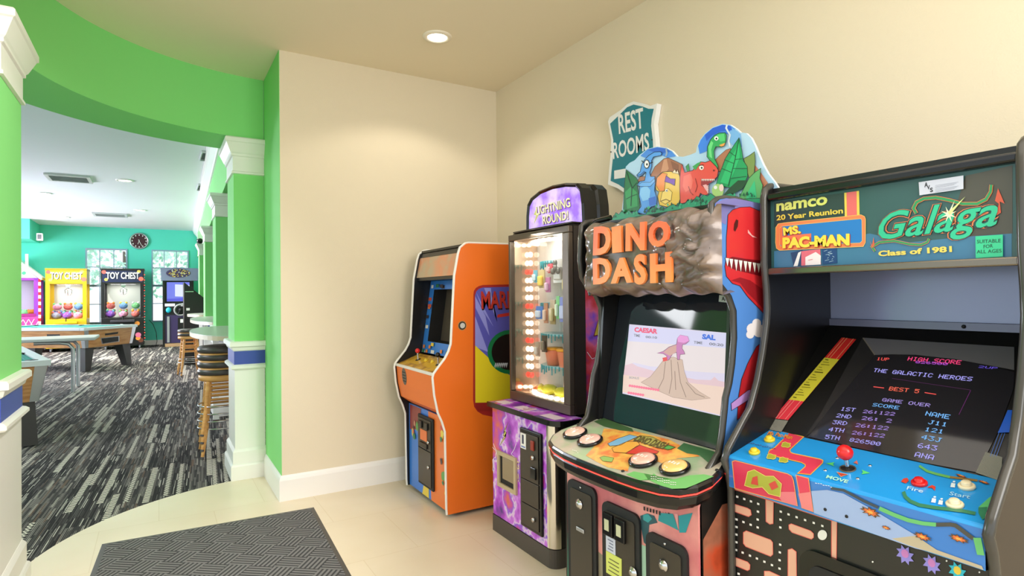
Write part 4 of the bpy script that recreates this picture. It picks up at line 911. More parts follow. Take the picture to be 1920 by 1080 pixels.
# the prizes on the shelves: things of their own
def prize(name, label, cat, pos, make, rz=0):
    o = thing(name, label, cat, pos, 0, 'prizes inside the lit machine'); make(o, Vector(pos)); return o
def card(o, p, w, h, col, col2, mark=None):
    b = MB(); b.box(p.x-.003, p.x+.003, p.y-w/2, p.y+w/2, p.z, p.z+h, col); b.build('card', o)
    b = MB(); b.box(p.x-.02, p.x-.0035, p.y-w*.32, p.y+w*.32, p.z+h*.12, p.z+h*.66, col2); b.build('blister', o, .006)
    if mark: b = MB(); mark(b, p); b.build('toy', o)
def spinner(b, p):
    for k in range(3):
        a = pi/2+2*pi*k/3; b.lathe(p+Vector((-.025, cos(a)*.028, .075+sin(a)*.028)), [(0, .004), (.017, .004), (.017, 0), (0, 0)], M('spinner_grey', (120, 118, 112), .4), 14, (-1, 0, 0)); 
    b.lathe(p+Vector((-.025, 0, .075)), [(0, .005), (.018, .005), (.018, 0), (0, 0)], M('spinner_grey', (120, 118, 112), .4), 14, (-1, 0, 0))
X0 = 1.85
def at(px, py, xx=X0): v = pk(PX(xx), px, py); return v
def cardat(px, py, w, h, c1, c2, label, mark=None, xx=1.80):
    v = at(px, py, xx); prize('prize_card', label, 'prize', tuple(v), lambda o, p: card(o, p, w, h, c1, c2, mark))
cardat(1049, 530, .10, .125, C(240, 238, 234), C(214, 212, 206), 'white card with a grey three-lobed spinner, top right in the lit machine', spinner)
cardat(1016, 540, .06, .10, C(214, 196, 150), C(246, 220, 110), 'cream prize card left of the spinner card')
cardat(1012, 598, .07, .07, C(90, 140, 216), C(214, 226, 246), 'blue framed prize card at the left of the middle shelf')
cardat(1037, 608, .045, .13, C(176, 152, 96), C(206, 190, 140), 'tan narrow prize packet in the middle of the second shelf')
cardat(1058, 604, .07, .13, C(140, 150, 226), C(190, 200, 240), 'lilac blister pack at the right of the second shelf')
cardat(1021, 660, .045, .09, C(86, 72, 58), C(140, 128, 108), 'dark brown packet beside the coral buckets')
cardat(1004, 530, .035, .07, C(120, 190, 210), C(210, 232, 240), 'slim turquoise packet at the far left of the top row in the lit machine')
cardat(1028, 548, .04, .08, C(200, 120, 170), C(240, 200, 226), 'pink prize packet between the cream card and the spinner card')
cardat(1061, 548, .03, .10, C(240, 196, 60), C(250, 236, 160), 'tall yellow packet right beside the spinner card')
cardat(1024, 606, .035, .11, C(206, 150, 120), C(240, 210, 190), 'salmon packet right of the blue framed card')
cardat(1047, 598, .03, .12, C(120, 200, 120), C(220, 244, 210), 'green packet left of the lilac blister pack')
cardat(1008, 668, .04, .08, C(190, 170, 150), C(226, 214, 200), 'beige packet at the far left of the bottom row, by the bulbs')
cardat(1032, 512, .04, .05, C(230, 80, 90), C(246, 180, 180), 'small red tag hanging under the topmost shelf')
def bucket(o, p):
    b = MB(); b.lathe(p, [(0, 0), (.035, 0), (.047, .075), (.05, .085), (.046, .085), (.034, .008), (0, .008)], M('bucket_coral', (250, 150, 110), .3), 18); b.build('bucket', o)
    b = MB(); b.lathe(p+Vector((0, 0, .0855)), [(0, .012), (.05, .012), (.054, .0), (0, 0)], M('bucket_lid_orange', (250, 176, 50), .3), 18); b.build('lid', o)
for px, lab in ((1038, 'left coral bucket with orange lid on the lowest shelf'), (1061, 'right coral bucket with orange lid on the lowest shelf')):
    v = at(px, 665, 1.865); prize('toy_bucket', lab, 'bucket', (v.x, v.y, .968), bucket)
def candy(o, p):
    b = MB(); b.ball(p+Vector((0, 0, .032)), (.045, .06, .03), M('yellow_green_wrap', (226, 214, 60), .25), 12); b.build('wrapper', o)
    b = MB()
    for s in (-1, 1): b.lathe(p+Vector((0, s*.055, .032)), [(.004, 0), (.024, .03), (.02, .032), (.0, .004)], M('yellow_green_wrap', (226, 214, 60), .25), 10, (0, s, 0))
    b.build('twist', o)
for px, lab in ((1030, 'yellow wrapped sweet on the turntable, left one'), (1055, 'yellow wrapped sweet on the turntable, right one')):
    v = at(px, 720, 1.885); prize('wrapped_sweet', lab, 'sweet', (v.x, v.y, .7895), candy)
v = at(1008, 700, 1.88); prize('bouncy_ball', 'orange bouncy ball at the left edge of the turntable', 'ball', (v.x, v.y, .7695), lambda o, p: MB().ball(p+Vector((0, 0, .03)), .03, M('orange_ball', (240, 110, 60), .3), 12).build('ball', o))
# ================================================================== stone-fronted dinosaur racing cabinet
from mathutils import noise as NZ
DY0, DY1 = 1.252, 1.935
t = thing('arcade_cabinet', 'tall two-player arcade cabinet with carved stone header with orange letters and dinosaur cut-out on top', 'arcade machine', (1.85, (DY0+DY1)/2, 0))
dprof = [(1.418, .02), (1.418, .70), (1.45, .79), (1.516, .850), (1.532, .904), (1.546, .981), (1.552, 1.02), (1.571, 1.067), (1.586, 1.129), (1.597, 1.211), (1.596, 1.30), (1.572, 1.349), (1.525, 1.39), (1.498, 1.428), (1.489, 1.50), (1.494, 1.579), (1.500, 1.640), (1.525, 1.655), (1.56, 1.662), (1.62, 1.662), (1.70, 1.650), (2.2, 1.63)]
dfull = dprof+[(2.2, .02)]
SKYB = C(82, 136, 208)
for y0 in (DY0, DY1-.018):
    b = MB(); b.prism([(x, y0, z) for x, z in dfull], (0, .018, 0), BLACK)
    if y0 == DY0:
        SP = PY(DY0); QD = lambda pts: q(1330, 370, 2.118, pts)
        inset = [(x+.006, z) for x, z in dprof[3:-1]]
        b.poly([(x, DY0-.0006, z) for x, z in inset+[(2.1, 1.635), (2.1, .86)]], SKYB)
        b.art(SP, QD([(24, 22), (60, 6), (100, 4), (200, 24), (230, 30), (230, 60), (160, 40), (90, 48), (70, 70), (66, 110), (30, 90), (24, 60)]), C(122, 118, 178), 2)
        b.art(SP, QD([(66, 160), (70, 110), (72, 70), (90, 50), (120, 40), (160, 38), (215, 62), (230, 200), (230, 480), (190, 436), (150, 394), (120, 352), (90, 342), (66, 314), (60, 275), (66, 240)]), C(206, 42, 48), 3, .9, C(60, 20, 26))
        b.art(SP, QD([(66, 270), (100, 288), (150, 300), (230, 320), (230, 250), (190, 250), (140, 244), (90, 236), (66, 246)]), C(120, 18, 26), 4)
        b.art(SP, QD([(84, 330), (120, 318), (160, 330), (230, 380), (230, 460), (180, 410), (150, 380), (120, 340)]), C(150, 26, 34), 4)
        for k, (x, h) in enumerate(((68, 34), (84, 42), (103, 46), (121, 46), (140, 44), (157, 42), (176, 40), (192, 38))): b.art(SP, QD([(x-8, 240+k*3), (x+8, 242+k*3), (x+1, 242+k*3+h)]), C(244, 236, 224), 5, .5)
        b.art(SP, QD([(104, 88), (112, 92), (110, 116), (100, 136), (94, 130), (96, 106)]), C(70, 10, 18), 5)
        b.art(SP, QD([(150, 128), (166, 150), (188, 162), (168, 158), (150, 142)]), C(244, 170, 166), 5)
        for x, y, r in ((168, 522, 22), (186, 500, 18), (196, 530, 26), (160, 545, 16)): b.dot(SP, 1330+x/2.118, 370+y/2.118, r/2.118, C(240, 232, 232), 3)
        b.art(SP, QD([(230, 560), (185, 592), (150, 660), (126, 722), (114, 790), (108, 884), (130, 866), (152, 790), (192, 700), (230, 680)]), C(176, 34, 42), 3, .9)
        b.art(SP, QD([(84, 818), (150, 766), (230, 740), (230, 780), (150, 806), (86, 846)]), C(186, 140, 206), 4, .8)
        b.poly([(1.43, DY0-.0007, .03), (1.43, DY0-.0007, .60), (1.52, DY0-.0007, .69), (2.1, DY0-.0007, .70), (2.1, DY0-.0007, .03)], M('fiery_side_print', (190, 80, 50), .3, coat=.2, vary=[(.34, (70, 34, 28)), (.48, (210, 84, 50)), (.58, (176, 110, 84)), (.7, (90, 60, 50))], vscale=4))
    else:
        b.poly([(x+.006, DY1+.0006, z) for x, z in dprof[3:-1]+[(2.1, 1.635), (2.1, .86)]], SKYB)
    b.build('side_panel', t)
    MB().tube([(x, y0+.009, z) for x, z in dprof[2:]], .0105, TMOLD, 8).build('edge_moulding', t)
yi0, yi1 = DY0+.019, DY1-.019
MB().box(2.18, 2.2, yi0, yi1, .02, 1.61, BLACK).build('back_panel', t)
MB().prism([(1.53, yi0, 1.645), (2.18, yi0, 1.625), (2.18, yi0, 1.605), (1.53, yi0, 1.625)], (0, yi1-yi0, 0), BLACK).build('roof', t)
# front with three doors
FPD = PX(1.41); b = MB(); b.box(1.41, 1.425, DY0, DY1, .02, .72, M('pink_stone_print', (226, 140, 140), .4, vary=[(.35, (206, 112, 118)), (.6, (236, 160, 152))], vscale=5))
QE = lambda pts: q(1040, 880, 5.4, pts)
b.poly([(1.4093, DY1-.0005, .02), (1.4093, DY1-.012, .02), (1.4093, DY1-.012, .72), (1.4093, DY1-.0005, .72)], BLACK)
b.art(FPD, QE([(135, 640), (158, 640), (158, 1100), (135, 1100)]), C(20, 160, 130), 2)
b.art(FPD, QE([(135, 1040), (260, 1090), (260, 1200), (135, 1180)]), C(40, 190, 180), 1)
b.art(FPD, QE([(440, 830), (500, 880), (505, 1100), (440, 1100)]), C(150, 140, 116), 1)
b.art(FPD, QE([(870, 470), (940, 445), (1010, 470), (1045, 540), (960, 560), (940, 770), (905, 740), (880, 600)]), C(52, 92, 100), 2); b.art(FPD, QE([(900, 460), (950, 450), (990, 500), (950, 540), (900, 510)]), C(60, 160, 164), 3)
b.art(FPD, QE([(1060, 440), (1200, 450), (1260, 620), (1140, 560), (1050, 520)]), C(44, 150, 156), 2); b.art(FPD, QE([(1255, 470), (1400, 440), (1330, 640), (1265, 640)]), C(40, 150, 160), 2); b.art(FPD, QE([(1215, 450), (1250, 450), (1255, 610)]), C(226, 160, 160), 3)
b.art(FPD, QE([(880, 760), (945, 790), (945, 1100), (880, 1100)]), C(176, 214, 190), 1)
b.build('front_panel', t)
b = MB()
for k in range(9): x = 905+k*31; b.art(FPD, QE([(x, 375+k*9), (x+15, 379+k*9), (x+15, 420+k*(9 if k < 6 else 3)), (x, 410+k*(9 if k < 6 else 3))]), BLACKM, 4)
b.build('vent_slot', t)
def panel_door(ya, yb_, ztop, nm, zb=.10, lockz=None):
    b = MB(); pts = rrect(yb_, ya, zb, ztop, .03); b.prism([(1.4085, y, z) for y, z in pts], (-.010, 0, 0), BLACKM); d = b.build(nm, t, .003)
    b = MB(); pts = rrect(yb_+.022, ya-.022, zb+.022, ztop-.03, .012); b.prism([(1.398, y, z) for y, z in pts], (-.003, 0, 0), DOORM); b.build('door_plate', d, .0015)
    return d
def lock(y, z, r, par_): MB().lathe((1.3945, y, z), [(0, .010), (r*.55, .010), (r*.6, .006), (r, .004), (r, 0), (0, 0)], CHROME, 18, (-1, 0, 0)).build('lock', par_)
ya, yb_ = pk(FPD, 1068, 905).y, pk(FPD, 1121, 925).y; d = panel_door(ya, yb_, .625, 'access_door'); lock((ya+yb_)/2+.005, .545, .02, d); MB().box(1.390, 1.3945, (ya+yb_)/2-.024, (ya+yb_)/2+.024, .44, .455, SILVER).build('pull_slot', d, .002)
for z in (.61, .12): MB().ball((1.397, (ya+yb_)/2, z), .005, CHROME, 8).build('screw', d)
ya, yb_ = pk(FPD, 1215, 985).y, pk(FPD, 1292, 1015).y; d = panel_door(ya, yb_, .565, 'access_door'); lock((ya+yb_)/2+.005, .48, .02, d); MB().box(1.390, 1.3945, (ya+yb_)/2-.026, (ya+yb_)/2+.026, .37, .388, SILVER).build('pull_slot', d, .002)
for z in (.55, .12): MB().ball((1.397, (ya+yb_)/2, z), .005, CHROME, 8).build('screw', d)
ya, yb_ = pk(FPD, 1133, 945).y, pk(FPD, 1203, 980).y; d = panel_door(ya, yb_, .60, 'coin_door'); ym = (ya+yb_)/2
for y, s in ((ym+.052, 1), (ym-.012, -1)):
    MB().box(1.382, 1.3945, y-.026, y+.026, .485, .565, BLACKG).build('coin_slot', d, .003)
    MB().box(1.380, 1.3815, y-.012, y+.012, .505, .545, M('pale_coin_insert', (206, 206, 170), .3)).build('coin_insert', d)
    MB().box(1.384, 1.3945, y-.024, y+.024, .27, .33, BLACKG).build('coin_return', d, .003)
b = MB(); b.box(1.3925, 1.3945, ym+.02, ym+.07, .425, .48, C(206, 210, 226))
for k in range(4): b.box(1.392, 1.3924, ym+.03, ym+.06-.004*(k % 3), .434+k*.011, .438+k*.011, C(120, 124, 150))
b.build('white_sticker', d)
b = MB(); b.box(1.392, 1.3945, ym-.012, ym+.07, .345, .424, C(214, 222, 110))
for k in range(4): b.box(1.3915, 1.3919, ym, ym+.058-.006*(k % 2), .358+k*.014, .362+k*.014, C(110, 110, 60))
b.build('yellow_sticker', d)
lock(ym-.07, .40, .02, d); MB().box(1.3935, 1.3948, yb_+.035, ya-.035, .13, .245, BLACKM).build('cash_box', d, .002)
# control deck: bulging front, printed top, red light line
DN = Vector((-.08, 0, .31)).normalized(); DP = Pl((1.56, 0, .835), DN)
def dz(x): return .835+(x-1.56)*.08/.31
half = [(1.287, 0), (1.288, .11), (1.293, .20), (1.306, .285), (1.33, .345), (1.37, .378), (1.42, .388), (1.48, .375), (1.53, .355), (1.575, .335)]
YM = 1.592
def dk(f=1.0, cx=1.45): 
    h = [(cx+(x-cx)*f, d*f) for x, d in half]; return [(x, YM+d) for x, d in h[::-1]]+[(x, YM-d) for x, d in h[1:]]
o1 = dk(); o2 = dk(.985); b = MB()
lv = [(o2, .001), (o1, -.006), (o1, -.020), (dk(.975), -.024), (dk(.975), -.030), (dk(.985), -.034), (dk(.97), -.058), (dk(.93), -.075)]
rows = [[(x, y, dz(x)+h) for x, y in o] for o, h in lv]
b.grid(rows, BLACKG, cv=True, sm=False); b.poly(rows[0], BLACK); b.poly(rows[-1], BLACKM); b.build('control_deck', t)
b = MB(); b.tube([(x-.0, y, dz(x)-.027) for x, y in dk(.981)[1:-1]], .0022, LEDR, 6); b.build('light_strip', t)
b = MB(); top = dk(.972); b.poly([(x, y, dz(x)+.0016) for x, y in top], M('deck_print_base', (186, 190, 160), .3, coat=.3, vary=[(.36, (150, 178, 140)), (.5, (196, 182, 168)), (.64, (170, 196, 152))], vscale=6))
QC = lambda pts: q(1020, 780, 5.333, pts)
b.art(DP, QC([(420, 400), (560, 250), (600, 130), (880, 150), (1250, 240), (1420, 330), (1560, 410), (1330, 430), (1230, 500), (1040, 420), (860, 480), (840, 560), (640, 520), (520, 460)]), M('deck_print_flame', (240, 160, 80), .3, coat=.3, vary=[(.36, (240, 130, 60)), (.5, (246, 196, 90)), (.62, (238, 156, 80))], vscale=14), 4)
b.art(DP, QC([(500, 60), (600, 25), (880, 130), (900, 165), (760, 150), (600, 110), (560, 90)]), C(70, 104, 62), 4); b.art(DP, QC([(1330, 330), (1400, 275), (1740, 372), (1735, 450), (1640, 470), (1560, 400), (1430, 380)]), C(62, 112, 70), 4)
b.art(DP, QC([(820, 590), (900, 560), (1000, 580), (1040, 640), (1160, 700), (1280, 735), (1420, 730), (1520, 690), (1700, 610), (1600, 590), (1460, 600), (1300, 640), (1160, 630), (1100, 580), (1040, 640), (960, 650)]), C(120, 196, 110), 4)
for pts, cc in (([(640, 285), (740, 235), (860, 195), (940, 215), (830, 265), (770, 300), (660, 310)], (130, 186, 224)), ([(680, 330), (830, 265), (940, 265), (960, 300), (820, 380), (700, 370)], (240, 176, 70)), ([(820, 385), (930, 310), (960, 300), (1150, 365), (1130, 385), (900, 390)], (220, 66, 50)), ([(960, 205), (1090, 220), (1220, 290), (1310, 325), (1270, 345), (1140, 330), (1000, 280), (900, 240)], (180, 176, 90)), ([(1180, 330), (1250, 300), (1320, 322), (1240, 350)], (90, 176, 80))): b.art(DP, QC(pts), C(*cc), 6, .7, C(90, 60, 30))
for k, (tx, bl, br, tl) in enumerate((('DINO DASH', (890, 262), (1190, 345), (960, 205)),)): b.ptext(DP, tx, *[(1020+p[0]/5.333, 780+p[1]/5.333) for p in (bl, br, tl)], C(96, 84, 40), 8, .03)
zc_ = lambda p: (1020+p[0]/5.333, 780+p[1]/5.333)
b.scrib(DP, zc_((285, 350)), zc_((350, 385)), 2.6, C(240, 240, 230), 6, 4)
for dy in (0, 22): b.scrib(DP, zc_((1070, 618+dy)), zc_((1330, 694+dy)), 2.6, C(244, 244, 236), 7, 12)
b.art(DP, QC([(560, 425), (600, 410), (700, 430), (680, 470), (590, 460)]), C(150, 190, 90), 6, .6, C(90, 90, 40))
b.build('deck_print', t)
for x, y, cc, tx in ((315, 190, (238, 190, 170), 'JUMP'), (465, 265, (236, 186, 170), 'RUN'), (995, 465, (238, 180, 160), 'JUMP'), (1312, 540, (244, 196, 120), 'RUN')):
    c = pk(DP, 1020+x/5.333, 780+y/5.333, .002); b = MB()
    b.lathe(c, [(.046, 0), (.050, .003), (.050, .010), (.044, .014), (.041, .012)], BLACKG, 28, DN); b.lathe(c, [(.041, .010), (.039, .017), (.030, .021), (0, .022)], M('dome_%02x%02x%02x' % cc, cc, .15, coat=.6, emit=.15), 28, DN)
    u = Vector((0, -1, 0)); v = Vector((.31, 0, .08)).normalized(); o = c+DN*.0228
    for k in range(4): b.obox(o-u*.02+u*.011*k-v*.007*(1-.3*(k % 2)), u*.006, v*(.011+.003*(k % 2)), DN*.0006, C(250, 240, 226))
    b.build('button', t)
for x, y in ((340, 88), (790, 560), (1730, 550)): MB().lathe(pk(DP, 1020+x/5.333, 780+y/5.333, .0025), [(.006, 0), (.005, .003), (0, .003)], BLACKM, 12, DN).build('bolt', t)
# monitor behind tilted smoked glass
SN = Vector((-.506, 0, .1)).normalized(); SPL = Pl((1.581, 0, .833), SN)
def sx(z): return 1.581+(z-.833)*.1/.506
b = MB(); b.prism([(sx(.838), yi0, .838), (sx(1.37), yi0, 1.37), (sx(1.37)+.02, yi0, 1.37), (sx(.838)+.02, yi0, .838)], (0, yi1-yi0, 0), M('smoked_monitor_glass', (34, 38, 44), .05, spec=.6)); b.build('monitor_glass', t)
b = MB(); pp = [(1180.5, 608), (1378, 625.5), (1372, 785), (1167.5, 738)]; b.art(SPL, pp, G(214, 206, 226), 2)
def QS(pts): return q(1080, 520, 2.842, pts)
b.art(SPL, QS([(262, 470), (310, 455), (400, 475), (520, 480), (600, 500), (828, 515), (826, 330), (282, 300)]), G(226, 214, 214), 3)
b.art(SPL, QS([(285, 258), (832, 302), (830, 380), (278, 340)]), G(208, 206, 234), 3)
b.art(SPL, QS([(255, 520), (830, 590), (822, 745), (250, 612)]), G(232, 204, 188), 4)
b.art(SPL, QS([(262, 470), (300, 458), (330, 475), (420, 500), (640, 545), (720, 548), (740, 530), (760, 550), (826, 565), (826, 600), (255, 525)]), G(222, 190, 196), 3)
b.art(SPL, QS([(350, 560), (400, 530), (440, 480), (470, 440), (520, 425), (570, 440), (580, 500), (600, 560), (660, 610), (720, 645), (620, 655), (520, 640), (430, 600)]), G(206, 178, 160), 5, .6, G(150, 124, 110))
for pts in ([(480, 450), (470, 540), (440, 600)], [(510, 440), (515, 540), (500, 620)], [(545, 450), (560, 560), (590, 640)], [(530, 500), (535, 600)], [(590, 560), (640, 620), (690, 640)]): b.line(SPL, QS(pts), 1.1, G(140, 116, 104), 6)
dino = [(435, 405), (470, 395), (500, 372), (540, 358), (545, 325), (560, 308), (600, 316), (608, 340), (590, 356), (572, 360), (570, 380), (580, 395), (585, 410), (560, 412), (556, 440), (545, 440), (540, 400), (520, 408), (500, 440), (485, 445), (488, 420), (470, 408)]
b.art(SPL, QS(dino), G(196, 120, 176), 7, .7, G(80, 50, 60)); b.art(SPL, QS([(545, 325), (560, 308), (600, 316), (608, 340), (580, 350), (548, 345)]), G(226, 150, 210), 8); b.art(SPL, QS([(470, 400), (500, 375), (540, 360), (540, 398), (505, 420)]), G(206, 160, 150), 8); b.art(SPL, QS([(466, 430), (490, 425), (492, 445), (470, 450)]), G(226, 70, 70), 9)
PT = lambda p: (1080+p[0]/2.842, 520+p[1]/2.842)
for tx, bl, br, tl, m_, bo in (('CAESAR', (315, 292), (438, 303), (317, 266), G(230, 70, 110), .05), ('SAL', (676, 330), (748, 338), (678, 302), G(60, 110, 214), .06), ('TIME', (312, 316), (345, 320), (313, 302), G(110, 110, 120), .02), ('00:10', (375, 324), (436, 329), (376, 312), G(110, 110, 120), .02), ('TIME', (632, 354), (678, 358), (633, 340), G(110, 110, 120), .02), ('00:20', (714, 362), (790, 370), (715, 348), G(110, 110, 120), .02), ('BONUS', (288, 540), (340, 545), (289, 528), G(150, 150, 160), .02)): b.ptext(SPL, tx, PT(bl), PT(br), PT(tl), m_, 8, bo)
for k in range(13): x = 292+k*12.5; b.dot(SPL, *PT((x, 578+k*1.9)), 2.6, G(240, 110, 140), 8, 7)
for k in range(7): x = 286+k*12.5; b.dot(SPL, *PT((x, 616+k*1.9)), 2.6, G(240, 110, 140), 8, 7)
b.build('screen', t)
b = MB(); b.art(SPL, QS([(765, 95), (830, 100), (828, 138), (762, 130)]), C(196, 206, 196), 3); b.ptext(SPL, 'A/S', PT((778, 125)), PT((812, 128)), PT((778, 103)), C(40, 40, 40), 4, .02); b.build('sticker', t)
for yy in (yi0, yi1-.012): MB().prism([(1.56, yy, .838), (sx(.838)-.003, yy, .838), (sx(1.37)-.003, yy, 1.37), (1.60, yy, 1.37)], (0, .012, 0), BLACK).build('bezel_cheek', t)
# moulded stone header with raised letters
b = MB(); nu, nv = 64, 34; rows = []
ROCK = M('bronze_rock', (118, 100, 90), .28, .15, coat=.35, vary=[(.40, (84, 70, 60)), (.52, (132, 116, 108)), (.66, (104, 80, 54))], vscale=5)
def rock_x(u, v):
    y = 1.888-u*(1.888-1.232); z = 1.352+v*.285+.006*sin(u*19)*(1 if v > .5 else -.6)+.004*sin(u*41)
    e = min(u, 1-u)*9; f = min(v, 1-v)*6; ed = (1-max(0, 1-e)**2.2)*(1-max(0, 1-f)**2.2)
    rough = .008*NZ.noise(Vector((u*6, v*2.5, 3)))
    if u > .60: rough += (min(1, (u-.60)*9))*(.060*abs(NZ.noise(Vector((u*13, v*6, 1))))+.022*NZ.noise(Vector((u*24, v*11, 2)))-.02)
    if u < .12: rough += .016*NZ.noise(Vector((u*30, v*9, 6)))
    rough += .010*sin(u*26+.6*sin(v*5))*(1-v)*(v < .35)
    return Vector((1.512-.062*ed-rough*ed, y, z))
for i in range(nv+1): rows.append([rock_x(j/nu, i/nv) for j in range(nu+1)])
b.grid(rows, ROCK)
b.grid([rows[-1], [Vector((1.60, p.y, p.z-.002)) for p in rows[-1]]], ROCK); b.grid([rows[0], [Vector((1.57, p.y, p.z+.01)) for p in rows[0]]], ROCK)
b.grid([[r[0] for r in rows], [Vector((1.56, r[0].y, r[0].z)) for r in rows]], BLACKG)
b.build('stone_header', t)
b = MB(); edge = [(1.52, rows[i][0].y+.006+.006*sin(i*.5), rows[i][0].z) for i in range(0, nv+1, 2)]
b.tube(edge+[(1.535, 1.87, 1.655), (1.55, 1.80, 1.662)], .011, BLACKG, 8); b.build('header_edge', t)
LET = M('orange_raised_letter', (250, 122, 66), .4, coat=.15, vary=[(.36, (244, 104, 62)), (.64, (251, 150, 72))], vscale=3)
RX = PX(1.447); QR = lambda p: (1060+p[0]/2.8425, 180+p[1]/2.8425)
for ch, x0, x1, yb0, yt0 in (('D', 158, 250, 850, 700), ('I', 262, 312, 838, 700), ('N', 332, 434, 828, 682), ('O', 452, 560, 808, 672), ('D', 160, 252, 1005, 868), ('A', 254, 368, 1000, 868), ('S', 380, 442, 1008, 848), ('H', 464, 578, 998, 842)):
    b = MB(); tilt = rnd.uniform(-5, 5)
    b.text(ch, pk(RX, *QR((x0, yb0))), pk(RX, *QR((x1, yb0-6))), pk(RX, *QR((x0+tilt, yt0))), LET, .045, .0, .011, (-1, 0, 0)); b.build('letter', t)
# dinosaur cut-out standing on the roof
TPX = 1.74; TP = PX(TPX); QT = lambda pts: q(1140, 220, 5.4, pts)
out = [(0, 1047), (70, 1000), (140, 950), (155, 820), (170, 650), (180, 500), (220, 460), (270, 435), (320, 380), (400, 320), (500, 295), (590, 308), (650, 340), (700, 395), (760, 400), (830, 380), (890, 355), (905, 290), (930, 230), (980, 165), (1060, 100), (1160, 65), (1240, 75), (1300, 115), (1340, 152), (1400, 160), (1450, 210), (1490, 290), (1530, 390), (1570, 480), (1620, 570), (1690, 660), (1740, 740), (1740, 930), (1560, 940), (1100, 965), (1000, 975), (600, 1000), (300, 1030)]
b = MB(); b.prism([pk(TP, *p) for p in QT(out)], (.010, 0, 0), C(176, 210, 234), WHITE)
A = lambda pts, cc, k, ol=0: b.art(TP, QT(pts), C(*cc), k, ol)
A([(330, 390), (400, 325), (500, 302), (590, 316), (650, 348), (690, 395), (600, 410), (540, 380), (460, 400), (400, 420)], (76, 140, 224), 2); A([(400, 330), (500, 304), (590, 316), (640, 345), (560, 360), (460, 350)], (52, 104, 206), 3)
A([(915, 290), (940, 230), (985, 172), (1062, 108), (1160, 74), (1240, 84), (1290, 120), (1250, 190), (1215, 170), (1120, 160), (1040, 240), (1010, 340), (930, 370)], (66, 134, 230), 2); A([(985, 180), (1062, 112), (1160, 76), (1240, 86), (1260, 130), (1150, 140), (1060, 180), (1000, 240)], (40, 92, 208), 3); A([(1260, 110), (1310, 140), (1345, 170), (1360, 300), (1280, 300), (1235, 250), (1230, 150)], (120, 176, 226), 2)
b.line(TP, QT([(590, 395), (600, 360), (592, 320)]), 3, C(150, 170, 190), 4); b.line(TP, QT([(1240, 300), (1225, 240), (1240, 180), (1200, 110), (1210, 76)]), 3.2, C(214, 224, 236), 4)
A([(300, 650), (330, 600), (430, 600), (480, 500), (570, 420), (610, 410), (700, 450), (760, 480), (770, 640), (520, 660)], (170, 112, 84), 4, .7); A([(570, 430), (600, 420), (620, 520), (560, 600), (540, 560)], (206, 150, 116), 5); A([(640, 440), (720, 480), (720, 560), (660, 520)], (140, 88, 66), 5)
A([(1060, 470), (1120, 400), (1200, 330), (1245, 315), (1260, 420), (1180, 560), (1100, 540)], (176, 116, 84), 4, .6); A([(1490, 480), (1560, 570), (1640, 690), (1640, 780), (1500, 760)], (190, 124, 96), 4)
A([(190, 530), (240, 570), (290, 610), (312, 650), (304, 700), (322, 800), (330, 940), (160, 970), (172, 700), (182, 600)], (24, 112, 58), 6, .8); A([(180, 760), (240, 700), (300, 760), (310, 900), (200, 930)], (46, 150, 80), 7); b.line(TP, QT([(195, 550), (250, 720), (240, 900)]), 1.6, C(14, 60, 34), 8); b.line(TP, QT([(250, 720), (300, 660)]), 1.2, C(14, 60, 34), 8); b.line(TP, QT([(245, 800), (300, 780)]), 1.2, C(14, 60, 34), 8); b.line(TP, QT([(245, 800), (190, 830)]), 1.2, C(14, 60, 34), 8)
A([(330, 700), (300, 690), (330, 650), (380, 640), (395, 560), (385, 555), (350, 592), (312, 606), (300, 585), (335, 550), (350, 480), (380, 430), (420, 388), (480, 352), (540, 350), (555, 365), (545, 388), (470, 402), (450, 440), (452, 500), (430, 560), (440, 600), (480, 600), (490, 640), (480, 740), (505, 820), (500, 892), (450, 905), (420, 940), (390, 985), (300, 965), (345, 900), (322, 790)], (88, 158, 232), 8, 1)
A([(340, 720), (400, 690), (440, 740), (430, 830), (360, 850), (330, 780)], (140, 200, 246), 9); A([(420, 820), (490, 800), (498, 880), (430, 900)], (60, 110, 206), 9); A([(310, 690), (350, 660), (440, 660), (480, 620), (486, 650), (440, 700), (340, 700)], (110, 176, 240), 9, .6)
b.dot(TP, *QT([(402, 475)])[0], 5.6, C(20, 20, 24), 9, 16, 8.6); b.dot(TP, *QT([(402, 475)])[0], 4.2, C(240, 240, 240), 10, 16, 7); b.dot(TP, *QT([(406, 478)])[0], 1.6, C(20, 20, 24), 11, 10, 2.4); b.line(TP, QT([(375, 460), (350, 440)]), 1.6, C(20, 20, 24), 10); b.line(TP, QT([(425, 470), (465, 455)]), 1.6, C(20, 20, 24), 10); b.line(TP, QT([(306, 590), (345, 580), (380, 545)]), .9, C(20, 40, 90), 10)
A([(490, 700), (500, 610), (560, 555), (640, 548), (720, 560), (736, 600), (742, 820), (722, 884), (650, 900), (600, 908), (530, 890), (512, 800), (524, 755), (495, 735)], (236, 194, 76), 8, 1); A([(496, 690), (505, 615), (560, 562), (610, 575), (590, 640), (580, 745), (535, 752)], (240, 140, 54), 9, .6); A([(660, 560), (690, 525), (700, 560), (715, 530), (728, 575)], (244, 226, 190), 9, .6)
A([(600, 592), (642, 622), (692, 625), (686, 692), (640, 668), (585, 652)], (116, 52, 170), 10, .7); A([(560, 760), (620, 720), (660, 760), (650, 840), (590, 880), (540, 850)], (246, 212, 110), 9, .6); b.dot(TP, *QT([(605, 742)])[0], 2.6, C(240, 240, 236), 11); b.dot(TP, *QT([(608, 744)])[0], 1.2, C(20, 20, 24), 12); b.line(TP, QT([(545, 850), (600, 830), (640, 850)]), 1, C(90, 50, 30), 11)
